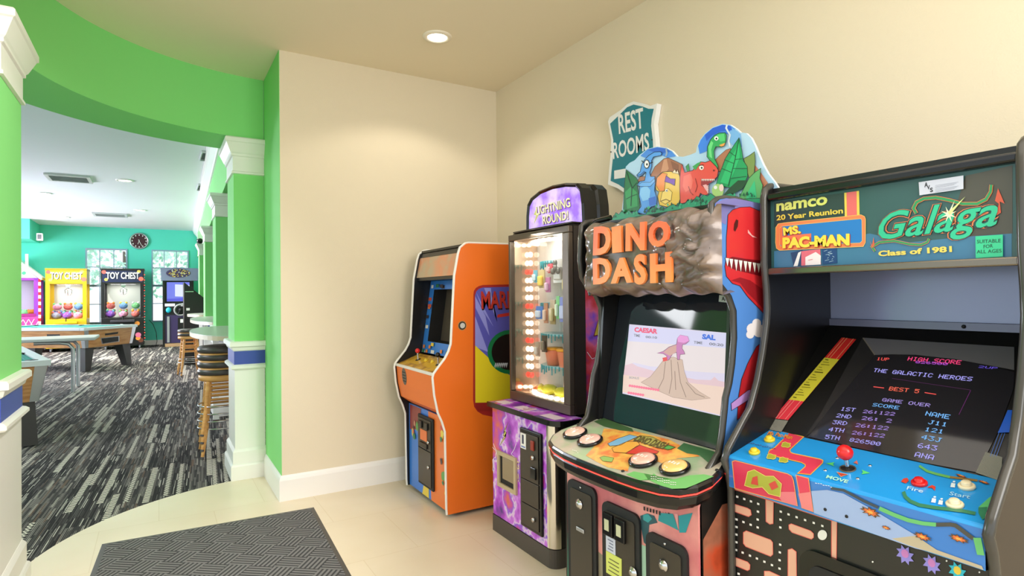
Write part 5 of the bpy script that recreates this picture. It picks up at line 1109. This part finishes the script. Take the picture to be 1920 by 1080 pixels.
A([(745, 880), (740, 700), (742, 600), (760, 470), (790, 560), (830, 550), (872, 540), (900, 500), (950, 452), (1000, 458), (1050, 440), (1110, 500), (1132, 540), (1122, 600), (1085, 640), (1022, 646), (1030, 780), (990, 795), (950, 770), (922, 832), (880, 834), (850, 856), (825, 830), (800, 864)], (228, 78, 66), 12, 1)
A([(958, 622), (1020, 630), (1095, 632), (1060, 662), (1034, 672), (1034, 770), (995, 720), (956, 690)], (160, 40, 50), 13); A([(975, 690), (1010, 680), (1026, 700), (1030, 770), (1000, 730)], (240, 176, 176), 14)
for k in range(8): x = 964+k*17; A([(x, 626), (x+14, 628), (x+6, 652)], (246, 240, 230), 15)
for k in range(5): y = 690+k*17; A([(1034, y), (1034, y+12), (1020, y+8)], (246, 240, 230), 15)
A([(780, 600), (850, 570), (880, 640), (860, 720), (800, 760), (770, 700)], (240, 104, 86), 13); A([(870, 500), (920, 465), (960, 450), (900, 540)], (60, 160, 84), 13); A([(800, 500), (830, 470), (840, 545), (815, 550)], (60, 150, 84), 11, .5)
b.dot(TP, *QT([(962, 512)])[0], 4.4, C(246, 244, 236), 14); b.dot(TP, *QT([(966, 514)])[0], 1.8, C(20, 16, 20), 15); b.line(TP, QT([(938, 490), (985, 484)]), 1.6, C(90, 20, 20), 15); b.dot(TP, *QT([(1088, 540)])[0], 1.8, C(110, 24, 26), 14); b.line(TP, QT([(830, 700), (850, 760), (880, 790)]), 1, C(120, 30, 30), 14); b.line(TP, QT([(900, 620), (920, 700), (900, 760)]), 1, C(120, 30, 30), 14)
A([(1126, 520), (1098, 500), (1040, 432), (1015, 400), (1020, 300), (1050, 230), (1090, 185), (1140, 160), (1200, 158), (1215, 190), (1207, 250), (1188, 292), (1160, 304), (1104, 298), (1086, 345), (1092, 420), (1126, 490)], (52, 168, 92), 11, 1); A([(1030, 300), (1060, 240), (1080, 260), (1060, 330), (1070, 420), (1040, 400)], (110, 214, 130), 12); A([(1110, 180), (1190, 168), (1200, 240), (1150, 250)], (84, 200, 116), 12)
b.dot(TP, *QT([(1112, 216)])[0], 4, C(246, 246, 240), 13); b.dot(TP, *QT([(1114, 218)])[0], 1.8, C(20, 20, 20), 14); A([(1140, 284), (1200, 262), (1190, 290), (1160, 298)], (240, 160, 80), 13)
A([(1385, 420), (1440, 390), (1495, 350), (1502, 450), (1490, 570), (1440, 620), (1410, 520)], (122, 146, 78), 9, .8)
A([(1105, 690), (1130, 600), (1170, 500), (1200, 420), (1250, 340), (1340, 208), (1366, 330), (1382, 440), (1422, 500), (1426, 600), (1400, 660), (1330, 720), (1240, 712)], (26, 156, 92), 10, .9); A([(1150, 660), (1220, 480), (1300, 340), (1340, 260), (1350, 400), (1290, 560), (1230, 680)], (40, 186, 110), 11)
b.line(TP, QT([(1340, 215), (1300, 430), (1230, 700)]), 1.6, C(12, 84, 52), 12)
for (x, y), (x2, y2) in (((1310, 400), (1240, 350)), ((1290, 470), (1190, 430)), ((1265, 560), (1165, 520)), ((1300, 430), (1375, 420)), ((1280, 520), (1420, 520)), ((1250, 620), (1415, 600))): b.line(TP, QT([(x, y), (x2, y2)]), 1.1, C(12, 84, 52), 12)
A([(1240, 720), (1330, 640), (1430, 640), (1380, 720), (1260, 790), (1180, 790)], (30, 70, 44), 12); A([(1300, 940), (1340, 820), (1440, 620), (1500, 560), (1562, 518), (1552, 620), (1582, 690), (1560, 800), (1540, 940)], (96, 172, 104), 12, .8); A([(1400, 930), (1420, 780), (1500, 640), (1520, 800), (1500, 930)], (60, 190, 130), 13)
b.dot(TP, *QT([(1130, 745)])[0], 11, C(170, 206, 120), 16, 16, 13); b.dot(TP, *QT([(1108, 712)])[0], 3.4, C(240, 240, 230), 17); b.dot(TP, *QT([(1168, 716)])[0], 4.4, C(240, 210, 200), 17, 12, 7)
fol = [(0, 1046), (40, 1010), (70, 1020), (100, 965), (130, 985), (160, 945), (190, 980), (230, 940), (262, 975), (300, 950), (340, 990), (400, 985), (430, 940), (470, 920), (500, 905), (530, 930), (570, 905), (600, 930), (640, 900), (680, 880), (710, 900), (750, 870), (790, 880), (830, 850), (870, 862), (920, 800), (960, 820), (990, 785), (1030, 800), (1060, 770), (1100, 800), (1140, 820), (1200, 790), (1260, 770), (1300, 790), (1340, 830), (1560, 820), (1740, 830), (1740, 930), (1560, 940), (1100, 965), (600, 1000), (300, 1030)]
A(fol, (34, 150, 108), 18, .8)
rf = random.Random(3)
for k in range(70):
    x = rf.uniform(40, 1500); y = 1020-x*.13-rf.uniform(0, 60)*(x > 150); s = rf.uniform(14, 30)
    A([(x, y), (x+s*.5, y-s*1.1), (x+s, y), (x+s*.5, y+s*.4)], rf.choice([(20, 90, 66), (60, 180, 130), (44, 166, 116), (16, 70, 50)]), 19+k*.02)
b.build('cutout_topper', t)
# ================================================================== black reunion cabinet (foreground right)
GY0, GY1 = .537, 1.226
t = thing('arcade_cabinet', 'black arcade cabinet with blue control panel and dark green lettered header, nearest on the right', 'arcade machine', (1.9, (GY0+GY1)/2, 0)); GT = t
gprof = [(1.516, .02), (1.519, .747), (1.507, .805), (1.490, .843), (1.508, .876), (1.577, .950), (1.616, .990), (1.653, 1.073), (1.682, 1.163), (1.704, 1.254), (1.710, 1.30), (1.708, 1.36), (1.697, 1.449), (1.700, 1.665), (1.708, 1.692), (1.728, 1.706), (1.75, 1.710), (1.85, 1.712), (2.3, 1.714)]
for y0 in (GY0, GY1-.018):
    b = MB(); b.prism([(x, y0, z) for x, z in gprof+[(2.3, .02)]], (0, .018, 0), BROWNB if y0 == GY0 else BLACK); b.build('side_panel', t)
    MB().tube([(x, y0+.009, z) for x, z in gprof], .0115, TMOLD, 10).build('edge_moulding', t)
gi0, gi1 = GY0+.0185, GY1-.0185
MB().box(2.28, 2.3, gi0, gi1, .02, 1.70, BLACK).build('back_panel', t)
MB().box(1.735, 2.28, gi0, gi1, 1.68, 1.698, BLACK).build('roof', t)
# lit-look marquee behind glass
MX = 1.722; MP = PX(MX); QM = lambda pts: q(1400, 260, 3.6, pts); mm = lambda p: (1400+p[0]/3.6, 260+p[1]/3.6)
b = MB(); b.box(MX, MX+.012, gi0, gi1, 1.436, 1.655, C(52, 92, 92))
a_ = lambda pts, cc, k, ol=0, om=None: b.art(MP, QM(pts), C(*cc), k, ol, C(*om) if om else None)
a_([(186, 870), (186, 760), (500, 700), (830, 640), (1100, 700), (1500, 660), (1790, 640), (1790, 822)], (64, 122, 160), 1)
a_([(1380, 560), (1480, 250), (1795, 180), (1795, 640), (1500, 660)], (78, 76, 66), 1); a_([(186, 430), (660, 365), (660, 560), (186, 600)], (44, 66, 66), 1)  # grey-brown patch at the right is a reflection painted onto the print
a_([(660, 366), (760, 352), (764, 520), (664, 532)], (240, 214, 90), 2); a_([(676, 364), (744, 355), (746, 520), (680, 530)], (232, 110, 110), 3)
a_([(200, 600), (216, 575), (260, 568), (775, 514), (800, 526), (806, 545), (805, 700), (790, 728), (225, 754), (204, 740), (198, 700)], (240, 136, 84), 4, .8, (250, 214, 110)); a_([(226, 606), (240, 592), (776, 540), (782, 552), (784, 690), (770, 704), (240, 730), (226, 716)], (38, 126, 206), 5, .7, (250, 214, 110)); a_([(228, 660), (440, 640), (440, 720), (240, 730)], (236, 120, 84), 6); a_([(226, 606), (246, 592), (250, 720), (228, 716)], (232, 120, 80), 6)
for tx, bl, br, tl, bo in (('MS.', (254, 656), (372, 640), (250, 600), .05), ('PAC-MAN', (248, 742), (700, 722), (248, 668), .06)):
    sh = lambda p, d: mm((p[0]+d, p[1]+d)); b.ptext(MP, tx, sh(bl, 5), sh(br, 5), sh(tl, 5), C(190, 70, 50), 7, bo+.03); b.ptext(MP, tx, sh(bl, 0), sh(br, 0), sh(tl, 0), C(246, 226, 80), 8, bo)
a_([(300, 770), (380, 752), (372, 856), (320, 862)], (40, 70, 110), 4); a_([(372, 760), (500, 745), (505, 850), (372, 858)], (226, 110, 130), 4); a_([(352, 770), (372, 760), (348, 860), (320, 862)], (240, 240, 240), 5); a_([(400, 800), (470, 765), (505, 790), (503, 850), (400, 855)], (244, 236, 240), 5); a_([(510, 745), (610, 738), (614, 840), (515, 850)], (24, 66, 126), 4); b.line(MP, QM([(420, 820), (450, 815)]), .9, C(220, 80, 110), 6)
for k in range(10): b.line(MP, QM([(525+(k*29) % 75, 760+k*8), (548+(k*29) % 55, 752+k*8)]), .8, C(170, 200, 226), 5)
b.ptext(MP, 'namco', mm((203, 494)), mm((548, 446)), mm((203, 440)), C(222, 230, 120), 4, .035); b.ptext(MP, '20 Year Reunion', mm((205, 553)), mm((654, 505)), mm((204, 517)), C(230, 208, 84), 4, .03)
gb = ((888, 742), (1690, 652), (905, 505))
for d, m_, k, bo in ((0, C(240, 130, 76), 6, .055), (0, C(24, 70, 66), 7, .038), (0, C(48, 196, 150), 8, .012)):
    o = {.055: 5, .038: 3, .012: 0}[bo]; b.ptext(MP, 'Galaga', mm((gb[0][0]-o, gb[0][1]+o)), mm((gb[1][0]+o, gb[1][1]+o)), mm((gb[2][0]-o, gb[2][1]-o)), m_, k, bo, .25)
def swoosh(pts, w):
    b.line(MP, QM(pts), w, C(240, 128, 70), 5); b.line(MP, QM(pts), w*.72, C(46, 150, 90), 6)
swoosh([(1150, 505), (1130, 470), (1150, 430), (1200, 405), (1280, 398), (1370, 415), (1460, 440), (1560, 440), (1620, 410), (1650, 360), (1655, 312)], 7); swoosh([(870, 760), (850, 730), (900, 700), (1000, 690), (1100, 712), (1180, 718), (1225, 698), (1235, 675)], 5)
a_([(1690, 520), (1705, 440), (1680, 420), (1700, 335), (1745, 440), (1712, 425), (1720, 500)], (214, 90, 60), 5); a_([(838, 690), (850, 720), (862, 665), (868, 720), (850, 740)], (214, 100, 60), 6)
for k in range(8):
    a = k*pi/4+.4; L_ = 80 if k == 6 else 45; c = (1372, 512); b.art(MP, QM([(c[0]+L_*1.25*cos(a), c[1]+L_*1.25*sin(a)), (c[0]+9*cos(a+1.4), c[1]+9*sin(a+1.4)), (c[0]+9*cos(a-1.4), c[1]+9*sin(a-1.4))]), C(236, 250, 206), 10)
b.art(MP, QM([(1483, 392), (1380, 516), (1365, 500)]), C(220, 240, 150), 10)
b.ptext(MP, 'Class of 1981', mm((895, 796)), mm((1392, 766)), mm((893, 758)), C(240, 214, 96), 7, .04)
b.build('marquee', t)
b = MB(); b.art(MP, QM([(1170, 296), (1472, 250), (1472, 341), (1176, 384)]), C(206, 210, 226), 12); b.ptext(MP, 'A', mm((1210, 330)), mm((1232, 326)), mm((1210, 298)), C(30, 30, 36), 13, .03); b.ptext(MP, 'V', mm((1228, 346)), mm((1248, 343)), mm((1226, 318)), C(30, 30, 36), 13, .03); b.ptext(MP, 'S', mm((1248, 364)), mm((1268, 361)), mm((1246, 334)), C(30, 30, 36), 13, .03)
for k in range(6): b.line(MP, QM([(1282, 318+k*9), (1440-(k % 3)*14, 294+k*9)]), .55, C(150, 154, 170), 13)
b.build('operator_sticker', t)
b = MB(); b.art(MP, QM([(1553, 660), (1738, 648), (1738, 796), (1555, 806)]), C(56, 206, 150), 12)
for tx, x0, x1, y in (('SUITABLE', 1564, 1724, 708), ('FOR', 1608, 1672, 742), ('ALL AGES', 1562, 1730, 776)): b.ptext(MP, tx, mm((x0, y)), mm((x1, y-7)), mm((x0, y-24)), C(24, 90, 70), 13, .01)
b.build('green_sticker', t)
b = MB(); b.box(MX-.022, MX+.012, gi0, gi1, 1.414, 1.4355, M('silver_retainer', (120, 112, 100), .2, .8)); b.build('lower_retainer', t, .004)
b = MB(); b.box(MX-.02, MX+.03, gi0, gi1, 1.6555, 1.679, BLACKG); b.build('upper_retainer', t, .006)
# under the marquee: speaker shelf and glossy back board
b = MB(); b.box(MX+.012, 2.07, gi0, gi1, 1.425, 1.4345, BLACK); b.build('speaker_shelf', t)
BBD = M('satin_grey_board', (150, 158, 190), .2, .2)  # pale lilac base colour stands in for a bright reflection on the board
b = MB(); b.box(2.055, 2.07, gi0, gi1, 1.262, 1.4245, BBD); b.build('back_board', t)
b = MB(); b.box(2.045, 2.07, gi0, gi1, 1.238, 1.261, M('grey_ledge', (116, 118, 142), .3, .3)); b.ball((2.043, .80, 1.25), .006, BLACKM, 8); b.build('board_ledge', t)
# monitor: tilted bezel and screen
TN = Vector((-.33, 0, .35)).normalized(); TPN = Pl((1.70, 0, .91), TN)
b = MB(); b.prism([(1.70, gi0, .909), (2.05, gi0, 1.239), (2.06, gi0, 1.225), (1.71, gi0, .895)], (0, gi1-gi0, 0), BLACK); 
Q2 = lambda pts: q(1400, 540, 3, pts); p2 = lambda p: (1400+p[0]/3, 540+p[1]/3)
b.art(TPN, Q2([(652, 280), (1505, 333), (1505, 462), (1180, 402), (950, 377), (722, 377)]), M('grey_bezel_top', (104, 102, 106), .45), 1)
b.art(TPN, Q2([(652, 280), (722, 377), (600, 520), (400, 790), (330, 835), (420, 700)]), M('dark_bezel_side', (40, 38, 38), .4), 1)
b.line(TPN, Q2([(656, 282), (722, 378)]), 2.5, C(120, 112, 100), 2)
b.build('bezel', t)
b = MB(); b.art(TPN, Q2([(722, 379), (820, 375), (950, 378), (1180, 403), (1400, 448), (1505, 475), (1505, 560), (1420, 800), (1300, 1040), (1000, 985), (640, 905), (345, 838), (500, 640), (620, 500)]), M('dark_tube_glass', (40, 38, 42), .08, spec=.6), 3)
LAV, BLU, RD, PK_ = G(176, 170, 255), G(120, 190, 255), G(255, 90, 84), G(255, 70, 130)
for tx, bl, br, tl, m_ in (('1UP', (732, 409), (800, 413), (738, 393), RD), ('HIGH SCORE', (905, 411), (1204, 434), (914, 390), PK_), ('826500', (950, 426), (1130, 438), (955, 413), G(190, 90, 220)), ('2UP', (1304, 452), (1408, 462), (1312, 440), G(100, 80, 200)),
    ('THE GALACTIC HEROES', (712, 475), (1266, 528), (722, 455), LAV), ('BEST 5', (800, 579), (968, 596), (808, 558), G(255, 110, 84)), ('GAME OVER', (762, 640), (1030, 674), (770, 622), G(170, 150, 226)),
    ('SCORE', (708, 668), (856, 687), (716, 650), BLU), ('NAME', (1005, 720), (1140, 742), (1015, 696), BLU),
    ('1ST', (528, 692), (608, 700), (538, 672), LAV), ('2ND', (503, 730), (586, 739), (513, 709), LAV), ('3RD', (482, 768), (563, 776), (491, 747), LAV), ('4TH', (460, 808), (545, 817), (470, 786), LAV), ('5TH', (440, 851), (521, 860), (449, 828), LAV),
    ('26:122', (654, 706), (832, 722), (662, 688), G(170, 140, 226)), ('26: 2', (648, 744), (815, 762), (654, 724), G(170, 140, 226)), ('26:122', (612, 784), (796, 804), (620, 764), G(170, 140, 226)), ('26:122', (592, 826), (775, 846), (600, 806), G(170, 140, 226)), ('826500', (578, 866), (750, 892), (588, 846), LAV),
    ('J11', (1020, 768), (1126, 784), (1030, 746), BLU), ('121', (1000, 808), (1106, 824), (1010, 786), BLU), ('43J', (982, 853), (1092, 874), (992, 828), BLU), ('643', (962, 902), (1070, 920), (970, 875), LAV), ('ANA', (944, 952), (1050, 972), (955, 925), LAV)):
    b.pixtext(TPN, tx, p2(bl), p2(br), p2(tl), m_, 5)
b.line(TPN, Q2([(715, 559), (775, 566)]), 1.3, RD, 5); b.line(TPN, Q2([(1003, 592), (1068, 602)]), 1.3, RD, 5)
b.line(TPN, Q2([(1262, 580), (1196, 716)]), .8, G(110, 30, 110), 5); b.line(TPN, Q2([(820, 512), (1262, 578)]), .7, G(80, 30, 80), 5)
b.build('screen', t)
# instruction strips beside the screen
b = MB()
st = lambda f0, f1: [(536+(150-536)*f0, 280+(735-280)*f0), (617+(235-617)*f0, 291+(745-291)*f0), (617+(235-617)*f1, 291+(745-291)*f1), (536+(150-536)*f1, 280+(735-280)*f1)]
b.art(TPN, Q2(st(0, 1)), C(214, 44, 40), 3); b.art(TPN, Q2(st(.25, .77)), C(214, 204, 60), 4); b.art(TPN, Q2(st(.77, 1)), C(226, 56, 70), 4)
for f in (.18, .38, .82): 
    pts = [(536+(150-536)*g+82*f-4*0, 280+(735-280)*g+10*f) for g in (.0, .25)]; b.line(TPN, Q2(pts), .7, C(246, 190, 130), 5); pts = [(536+(150-536)*g+82*f, 280+(735-280)*g+10*f) for g in (.77, 1)]; b.line(TPN, Q2(pts), .7, C(250, 170, 160), 5)
for k in range(16):
    g = .27+k*.031; x, y = 536+(150-536)*g, 280+(735-280)*g; b.line(TPN, Q2([(x+12, y+2), (x+30+30*((k*7) % 3)/2, y+6)]), .9 if k % 5 else 1.8, C(90, 84, 24), 5)
b.art(TPN, Q2([(150, 738), (235, 748), (196, 812), (96, 792)]), M('speckled_grey_strip', (130, 128, 116), .7, bump=.3, bscale=400), 3)
b.build('instruction_strip', t)
b = MB(); b.art(TPN, Q2([(1345, 925), (1440, 955), (1430, 1090), (1290, 1042)]), M('speckled_grey_strip', (130, 128, 116), .7), 4); b.art(TPN, Q2([(1470, 690), (1495, 690), (1480, 815), (1414, 818)]), C(20, 90, 200), 4)
for dx in (0, 18, 34): b.line(TPN, Q2([(1420+dx, 820), (1372+dx, 950)]), .8, C(40, 110, 210), 4)
b.build('instruction_strip', t)
# control panel: top, rolled front, printed artwork
CN = Vector((-.053, 0, .2)).normalized(); CPP = Pl((1.5, 0, .857), CN); FPP = PX(1.499)
CBLUE = M('blue_control_print', (40, 156, 232), .28, coat=.4); FBLUE = M('blue_front_print', (56, 124, 206), .28, coat=.4)
b = MB(); b.grid([[(1.70, y, .91), (1.506, y, .8586), (1.5015, y, .8560), (1.4995, y, .851), (1.4995, y, .763)] for y in (gi0, gi1)], CBLUE, sm=False)
b.poly([(1.4993, gi0, .765), (1.4993, gi1, .765), (1.4993, gi1, .850), (1.4993, gi0, .850)], FBLUE)
b.grid([[(1.4995, y, .763), (1.53, y, .763), (1.70, y, .89), (1.70, y, .91)] for y in (gi0, gi1)], BLACK, sm=False)
QA = lambda pts: q(1355, 790, 6.352, pts); QB = lambda pts: q(1620, 880, 5.4, pts); QC2 = lambda pts: q(1340, 780, 3.31, pts)
pth = [(720, 128), (840, 150), (965, 190), (798, 345), (812, 375), (840, 388), (1160, 455), (1195, 470), (1190, 500), (1045, 640), (895, 625), (985, 545), (985, 522), (940, 495), (600, 415), (545, 385), (560, 350), (620, 320), (720, 220)]
b.art(CPP, QA(pth), C(226, 66, 92), 2, 1.6, C(244, 176, 64)); b.art(CPP, QA([(700, 130), (790, 148), (720, 220), (640, 205)]), C(40, 156, 232), 3)
for c in ((755, 290), (580, 430), (725, 470)): b.art(CPP, QA([(c[0]+sx_*46*(1+.25*((k*5) % 3)), c[1]+sy_*26*(1+.2*((k*7) % 3))) for k, (sx_, sy_) in enumerate([(cos(2*pi*j/11), sin(2*pi*j/11)) for j in range(11)])]), C(176, 176, 60), 4, .8, C(250, 226, 110))
b.ptext(CPP, 'Ms. Pac-Man', *[(1355+p[0]/6.352, 790+p[1]/6.352) for p in ((530, 165), (820, 225), (560, 122))], C(240, 150, 60), 5, .03); b.scrib(CPP, (1355+305/6.352, 790+268/6.352), (1355+640/6.352, 790+348/6.352), 2, C(90, 40, 90), 5, 12)
for (x, y), a in (((1290, 512), 2.9), ((1700, 612), .25)): b.art(CPP, QA([(x+60*cos(a), y+22*sin(a)+6), (x-40, y-28), (x-30, y+2), (x-45, y+26)] if a < 1 else [(x-60, y-6), (x+45, y-18), (x+25, y+4), (x+40, y+30)]), C(96, 216, 120), 3)
b.art(CPP, QA([(1360, 612), (1420, 625), (1495, 640), (1410, 668)]), C(196, 70, 50), 3, .8, C(230, 190, 150)); b.art(CPP, QA([(1560, 500), (1600, 470), (1615, 520)]), C(220, 110, 90), 3); b.art(CPP, QA([(1345, 440), (1380, 425), (1385, 455)]), C(226, 110, 90), 3)
b.ptext(CPP, 'MOVE', *[(1355+p[0]/6.352, 790+p[1]/6.352) for p in ((1228, 685), (1485, 748), (1250, 648))], C(176, 240, 216), 4, .03)
fb = lambda p: (1620+p[0]/5.4, 880+p[1]/5.4)
b.ptext(CPP, 'Fire', fb((430, 212)), fb((595, 248)), fb((445, 178)), C(190, 226, 240), 4, .01); b.ptext(CPP, 'Start', fb((862, 268)), fb((1070, 308)), fb((876, 232)), C(170, 220, 244), 4, .01)
for x, y in ((905, 160), (710, 315), (780, 335)): b.art(CPP, QB([(x-30, y+28), (x-18, y-16), (x+22, y-8), (x+16, y+34)]), C(226, 240, 246), 4); b.dot(CPP, *fb((x+8, y-26)), 2.6, C(226, 240, 246), 4, 10, 1.6)
for pts in ([(375, 130), (400, 100), (440, 92), (455, 120), (425, 150)], [(640, 190), (690, 165), (725, 180), (720, 225), (690, 195)]): b.art(CPP, QB(pts), C(214, 70, 50), 3)
b.line(CPP, QB([(400, 232), (420, 285), (470, 330), (560, 368), (700, 392), (850, 410), (1000, 428), (1130, 455)]), 6.5, C(64, 130, 96), 3); b.line(CPP, QB([(560, -30), (640, 25), (740, 55), (870, 85)]), 4.5, C(110, 186, 96), 3); b.line(CPP, QB([(870, 85), (1000, 100), (1150, 120)]), 4, C(150, 120, 60), 3)
b.art(CPP, QB([(1165, 385), (1270, 292), (1325, 270), (1300, 400), (1200, 520), (1160, 450)]), C(100, 196, 120), 3); b.art(CPP, QB([(1160, 395), (1250, 390), (1235, 500), (1200, 520), (1160, 450)]), C(58, 132, 96), 4)
rb = random.Random(8)
def bug(pl, f, x, y, sx_, sy_, k=4):
    pts = []
    for j in range(18):
        a = 2*pi*j/18; r = 1 if j % 2 else rb.uniform(.5, .75); pts.append((x+sx_*r*cos(a)*1.0+sy_*.0, y+sy_*r*sin(a)+sx_*r*cos(a)*.32))
    b.art(pl, f(pts), C(96, 70, 46), k); b.art(pl, f([(x+(p[0]-x)*.72, y+(p[1]-y)*.72) for p in pts]), C(222, 110, 54), k+1); b.art(pl, f([(x+(p[0]-x)*.35, y+(p[1]-y)*.35) for p in pts]), C(240, 180, 80), k+2)
bug(CPP, QB, 985, 76, 70, 14); bug(CPP, QB, 1215, 140, 70, 16)
# front face
b.art(FPP, QC2([(600, 465), (700, 458), (800, 480), (1000, 590), (1250, 740), (1420, 860), (1250, 822), (900, 700), (618, 602)]), C(156, 178, 222), 2); b.art(FPP, QC2([(1250, 742), (1380, 830), (1660, 930), (1670, 955), (1420, 870), (1200, 800), (1100, 760)]), C(190, 176, 150), 2)
b.art(FPP, QC2([(112, 282), (130, 276), (455, 358), (480, 372), (492, 400), (516, 556), (128, 448)]), C(214, 56, 88), 3, 1.4, C(244, 160, 84)); b.art(FPP, QC2([(380, 470), (500, 470), (514, 556), (420, 528)]), C(228, 120, 130), 4); b.art(FPP, QC2([(508, 366), (585, 386), (614, 592), (544, 568)]), C(220, 62, 90), 3, 1.4, C(244, 160, 84)); b.art(FPP, QC2([(522, 480), (600, 470), (612, 590), (544, 568)]), C(232, 130, 130), 4)
b.art(FPP, QC2([(190, 430), (210, 345), (250, 332), (285, 352), (320, 372), (370, 372), (420, 420), (410, 500), (340, 482), (300, 440), (240, 446)]), C(170, 172, 60), 5, .9, C(246, 226, 120)); b.art(FPP, QC2([(230, 420), (240, 380), (270, 370), (275, 430)]), C(206, 70, 60), 6); b.art(FPP, QC2([(340, 420), (380, 400), (400, 440), (360, 460)]), C(206, 70, 60), 6)
b.line(FPP, QB([(-330, 190), (-200, 210), (0, 318), (150, 385)]), 5, C(60, 70, 80), 4); b.line(FPP, QB([(160, 392), (300, 455), (450, 512), (600, 545), (735, 558)]), 7.5, C(104, 188, 112), 4); b.line(FPP, QB([(735, 558), (880, 556), (930, 565), (1010, 625), (1110, 700)]), 7.5, C(74, 72, 66), 4); b.art(FPP, QB([(1110, 690), (1190, 690), (1225, 870), (1150, 862)]), C(104, 188, 112), 4)
bug(FPP, QB, 70, 430, 110, 50); bug(FPP, QB, 600, 680, 100, 42); bug(FPP, QB, 965, 700, 110, 40); bug(FPP, QB, 230, 590, 50, 20)
b.scrib(FPP, (1355+1110/6.352, 790+735/6.352), (1355+1320/6.352, 790+790/6.352), 2.4, C(226, 236, 250), 5, 7)
b.build('control_panel', t)
for c in ((1222, 585), (1755, 530), (1610, 685), (1365, 440)): MB().lathe(pk(CPP, 1355+c[0]/6.352, 790+c[1]/6.352), [(.0045, 0), (.0045, .002), (.002, .003), (0, .003)], CHROME, 10, CN).build('bolt', t)
for c in ((1548, 955), (1588, 968)): MB().lathe(pk(FPP, *c), [(.0045, 0), (.004, .003), (0, .003)], BLACKM, 10, (-1, 0, 0)).build('bolt', t)
for x, y in ((560, 230), (380, 378)): btn(pk(CPP, 1355+x/6.352, 790+y/6.352), CN, .0165, None, YEL).build('player_button', t)
for x, y, m_ in ((562, 148, RED), (1042, 185, IVORY), (922, 368, IVORY)): btn(pk(CPP, *fb((x, y))), CN, .0175, None, m_).build('fire_button' if m_ is RED else 'start_button', t)
c = pk(CPP, 1355+1490/6.352, 790+568/6.352, .001)
b = MB(); b.lathe(c, [(0, .0), (.017, .0)], M('joystick_hole', (30, 26, 22), .8), 24, CN); b.lathe(c, [(.017, 0), (.017, .002), (.020, .002), (.0205, 0)], M('hole_ring', (90, 80, 66), .5), 24, CN); b.tube([c, c+CN*.03], .006, CHROME, 10); b.ball(c+CN*.047, .0205, RED, 20); b.build('joystick', t)
# lower front: maze-like print with dots
ZP = PX(1.527); b = MB(); b.box(1.527, 1.545, gi0, gi1, .02, .762, M('black_front_print', (30, 29, 28), .3, coat=.2))
Q7 = lambda pts: q(1355, 910, 6.352, pts); SAL, SAO = C(232, 178, 152), C(226, 104, 96)
for pts in ([(112, 12), (560, 130), (1320, 385), (1366, 408), (1360, 424), (1300, 420), (640, 205), (612, 196), (500, 160), (112, 40)], [(1300, 404), (1364, 424), (1358, 870), (1300, 850)], [(516, 160), (608, 190), (604, 455), (565, 462), (520, 430)], [(112, 212), (300, 270), (335, 292), (346, 350), (312, 372), (112, 300)], [(792, 470), (820, 456), (1050, 540), (1086, 575), (1086, 620), (1060, 640), (830, 560), (795, 520)], [(250, 560), (285, 540), (575, 648), (600, 680), (602, 820), (575, 845), (280, 728), (250, 690)], [(108, 840), (300, 910), (330, 945), (326, 1000), (300, 1015), (108, 935)], [(782, 765), (830, 752), (880, 790), (886, 1200), (780, 1200)], [(500, 1020), (560, 1020), (700, 1085), (700, 1200), (500, 1200)]): b.art(ZP, Q7(pts), SAL, 2, 1.2, SAO)
for x, y in ((178, 135), (262, 162), (342, 190), (428, 220), (425, 312), (422, 406), (422, 500), (170, 405), (252, 436), (338, 468), (170, 495), (168, 585), (168, 676), (165, 768), (243, 800), (330, 836), (413, 870), (502, 908), (592, 948), (682, 990), (683, 890), (686, 797), (690, 705), (692, 500), (694, 408), (697, 312), (790, 345), (886, 378), (987, 412), (1090, 446), (1192, 482), (118, 1018), (195, 1052)): b.art(ZP, Q7([(x-14, y-17), (x+14, y-8), (x+14, y+16), (x-14, y+8)]), C(246, 244, 240), 3)
b.dot(ZP, 1355+1192/6.352, 910+590/6.352, 8.8, C(236, 236, 232), 3, 18, 9.6)
for x, y, c1, c2 in ((420, 865, (150, 140, 226), (206, 130, 200)), (690, 960, (150, 140, 226), (206, 130, 200)), (950, 1035, (40, 190, 214), (240, 206, 70))):
    b.art(ZP, QB([(x+(96 if j % 2 else 58)*cos(2*pi*j/16), y+(100 if j % 2 else 60)*sin(2*pi*j/16)+30*cos(2*pi*j/16)) for j in range(16)]), C(*c1), 3); b.art(ZP, QB([(x+40*cos(2*pi*j/8), y-14+44*sin(2*pi*j/8)+12*cos(2*pi*j/8)) for j in range(8)]), C(*c2), 4)
for x, y in ((92, 935), (840, 925), (1172, 1040)): b.dot(ZP, *fb((x, y)), 1.8, C(240, 240, 236), 3, 6)
b.build('front_panel', t)
ya, yb_ = pk(ZP, 1503, 1075).y, .70; zt = pk(ZP, 1545, 1038).z
b = MB(); b.prism([(1.5265, y, z) for y, z in rrect(yb_, ya, .12, zt, .045)], (-.010, 0, 0), BLACKG); d = b.build('coin_door_frame', t, .004)
b = MB(); b.prism([(1.516, y, z) for y, z in rrect(yb_+.03, ya-.03, .15, zt-.035, .03)], (-.004, 0, 0), BLACKM); d = b.build('coin_door', t, .0015)
for y in (ya-.09, ya-.20): 
    b = MB(); b.box(1.500, 1.5115, y-.04, y+.04, .42, .53, C(170, 166, 176)); b.build('coin_slot', d, .002); b = MB(); b.box(1.4985, 1.4998, y-.026, y+.026, .44, .515, C(226, 80, 120)); b.build('coin_insert', d)
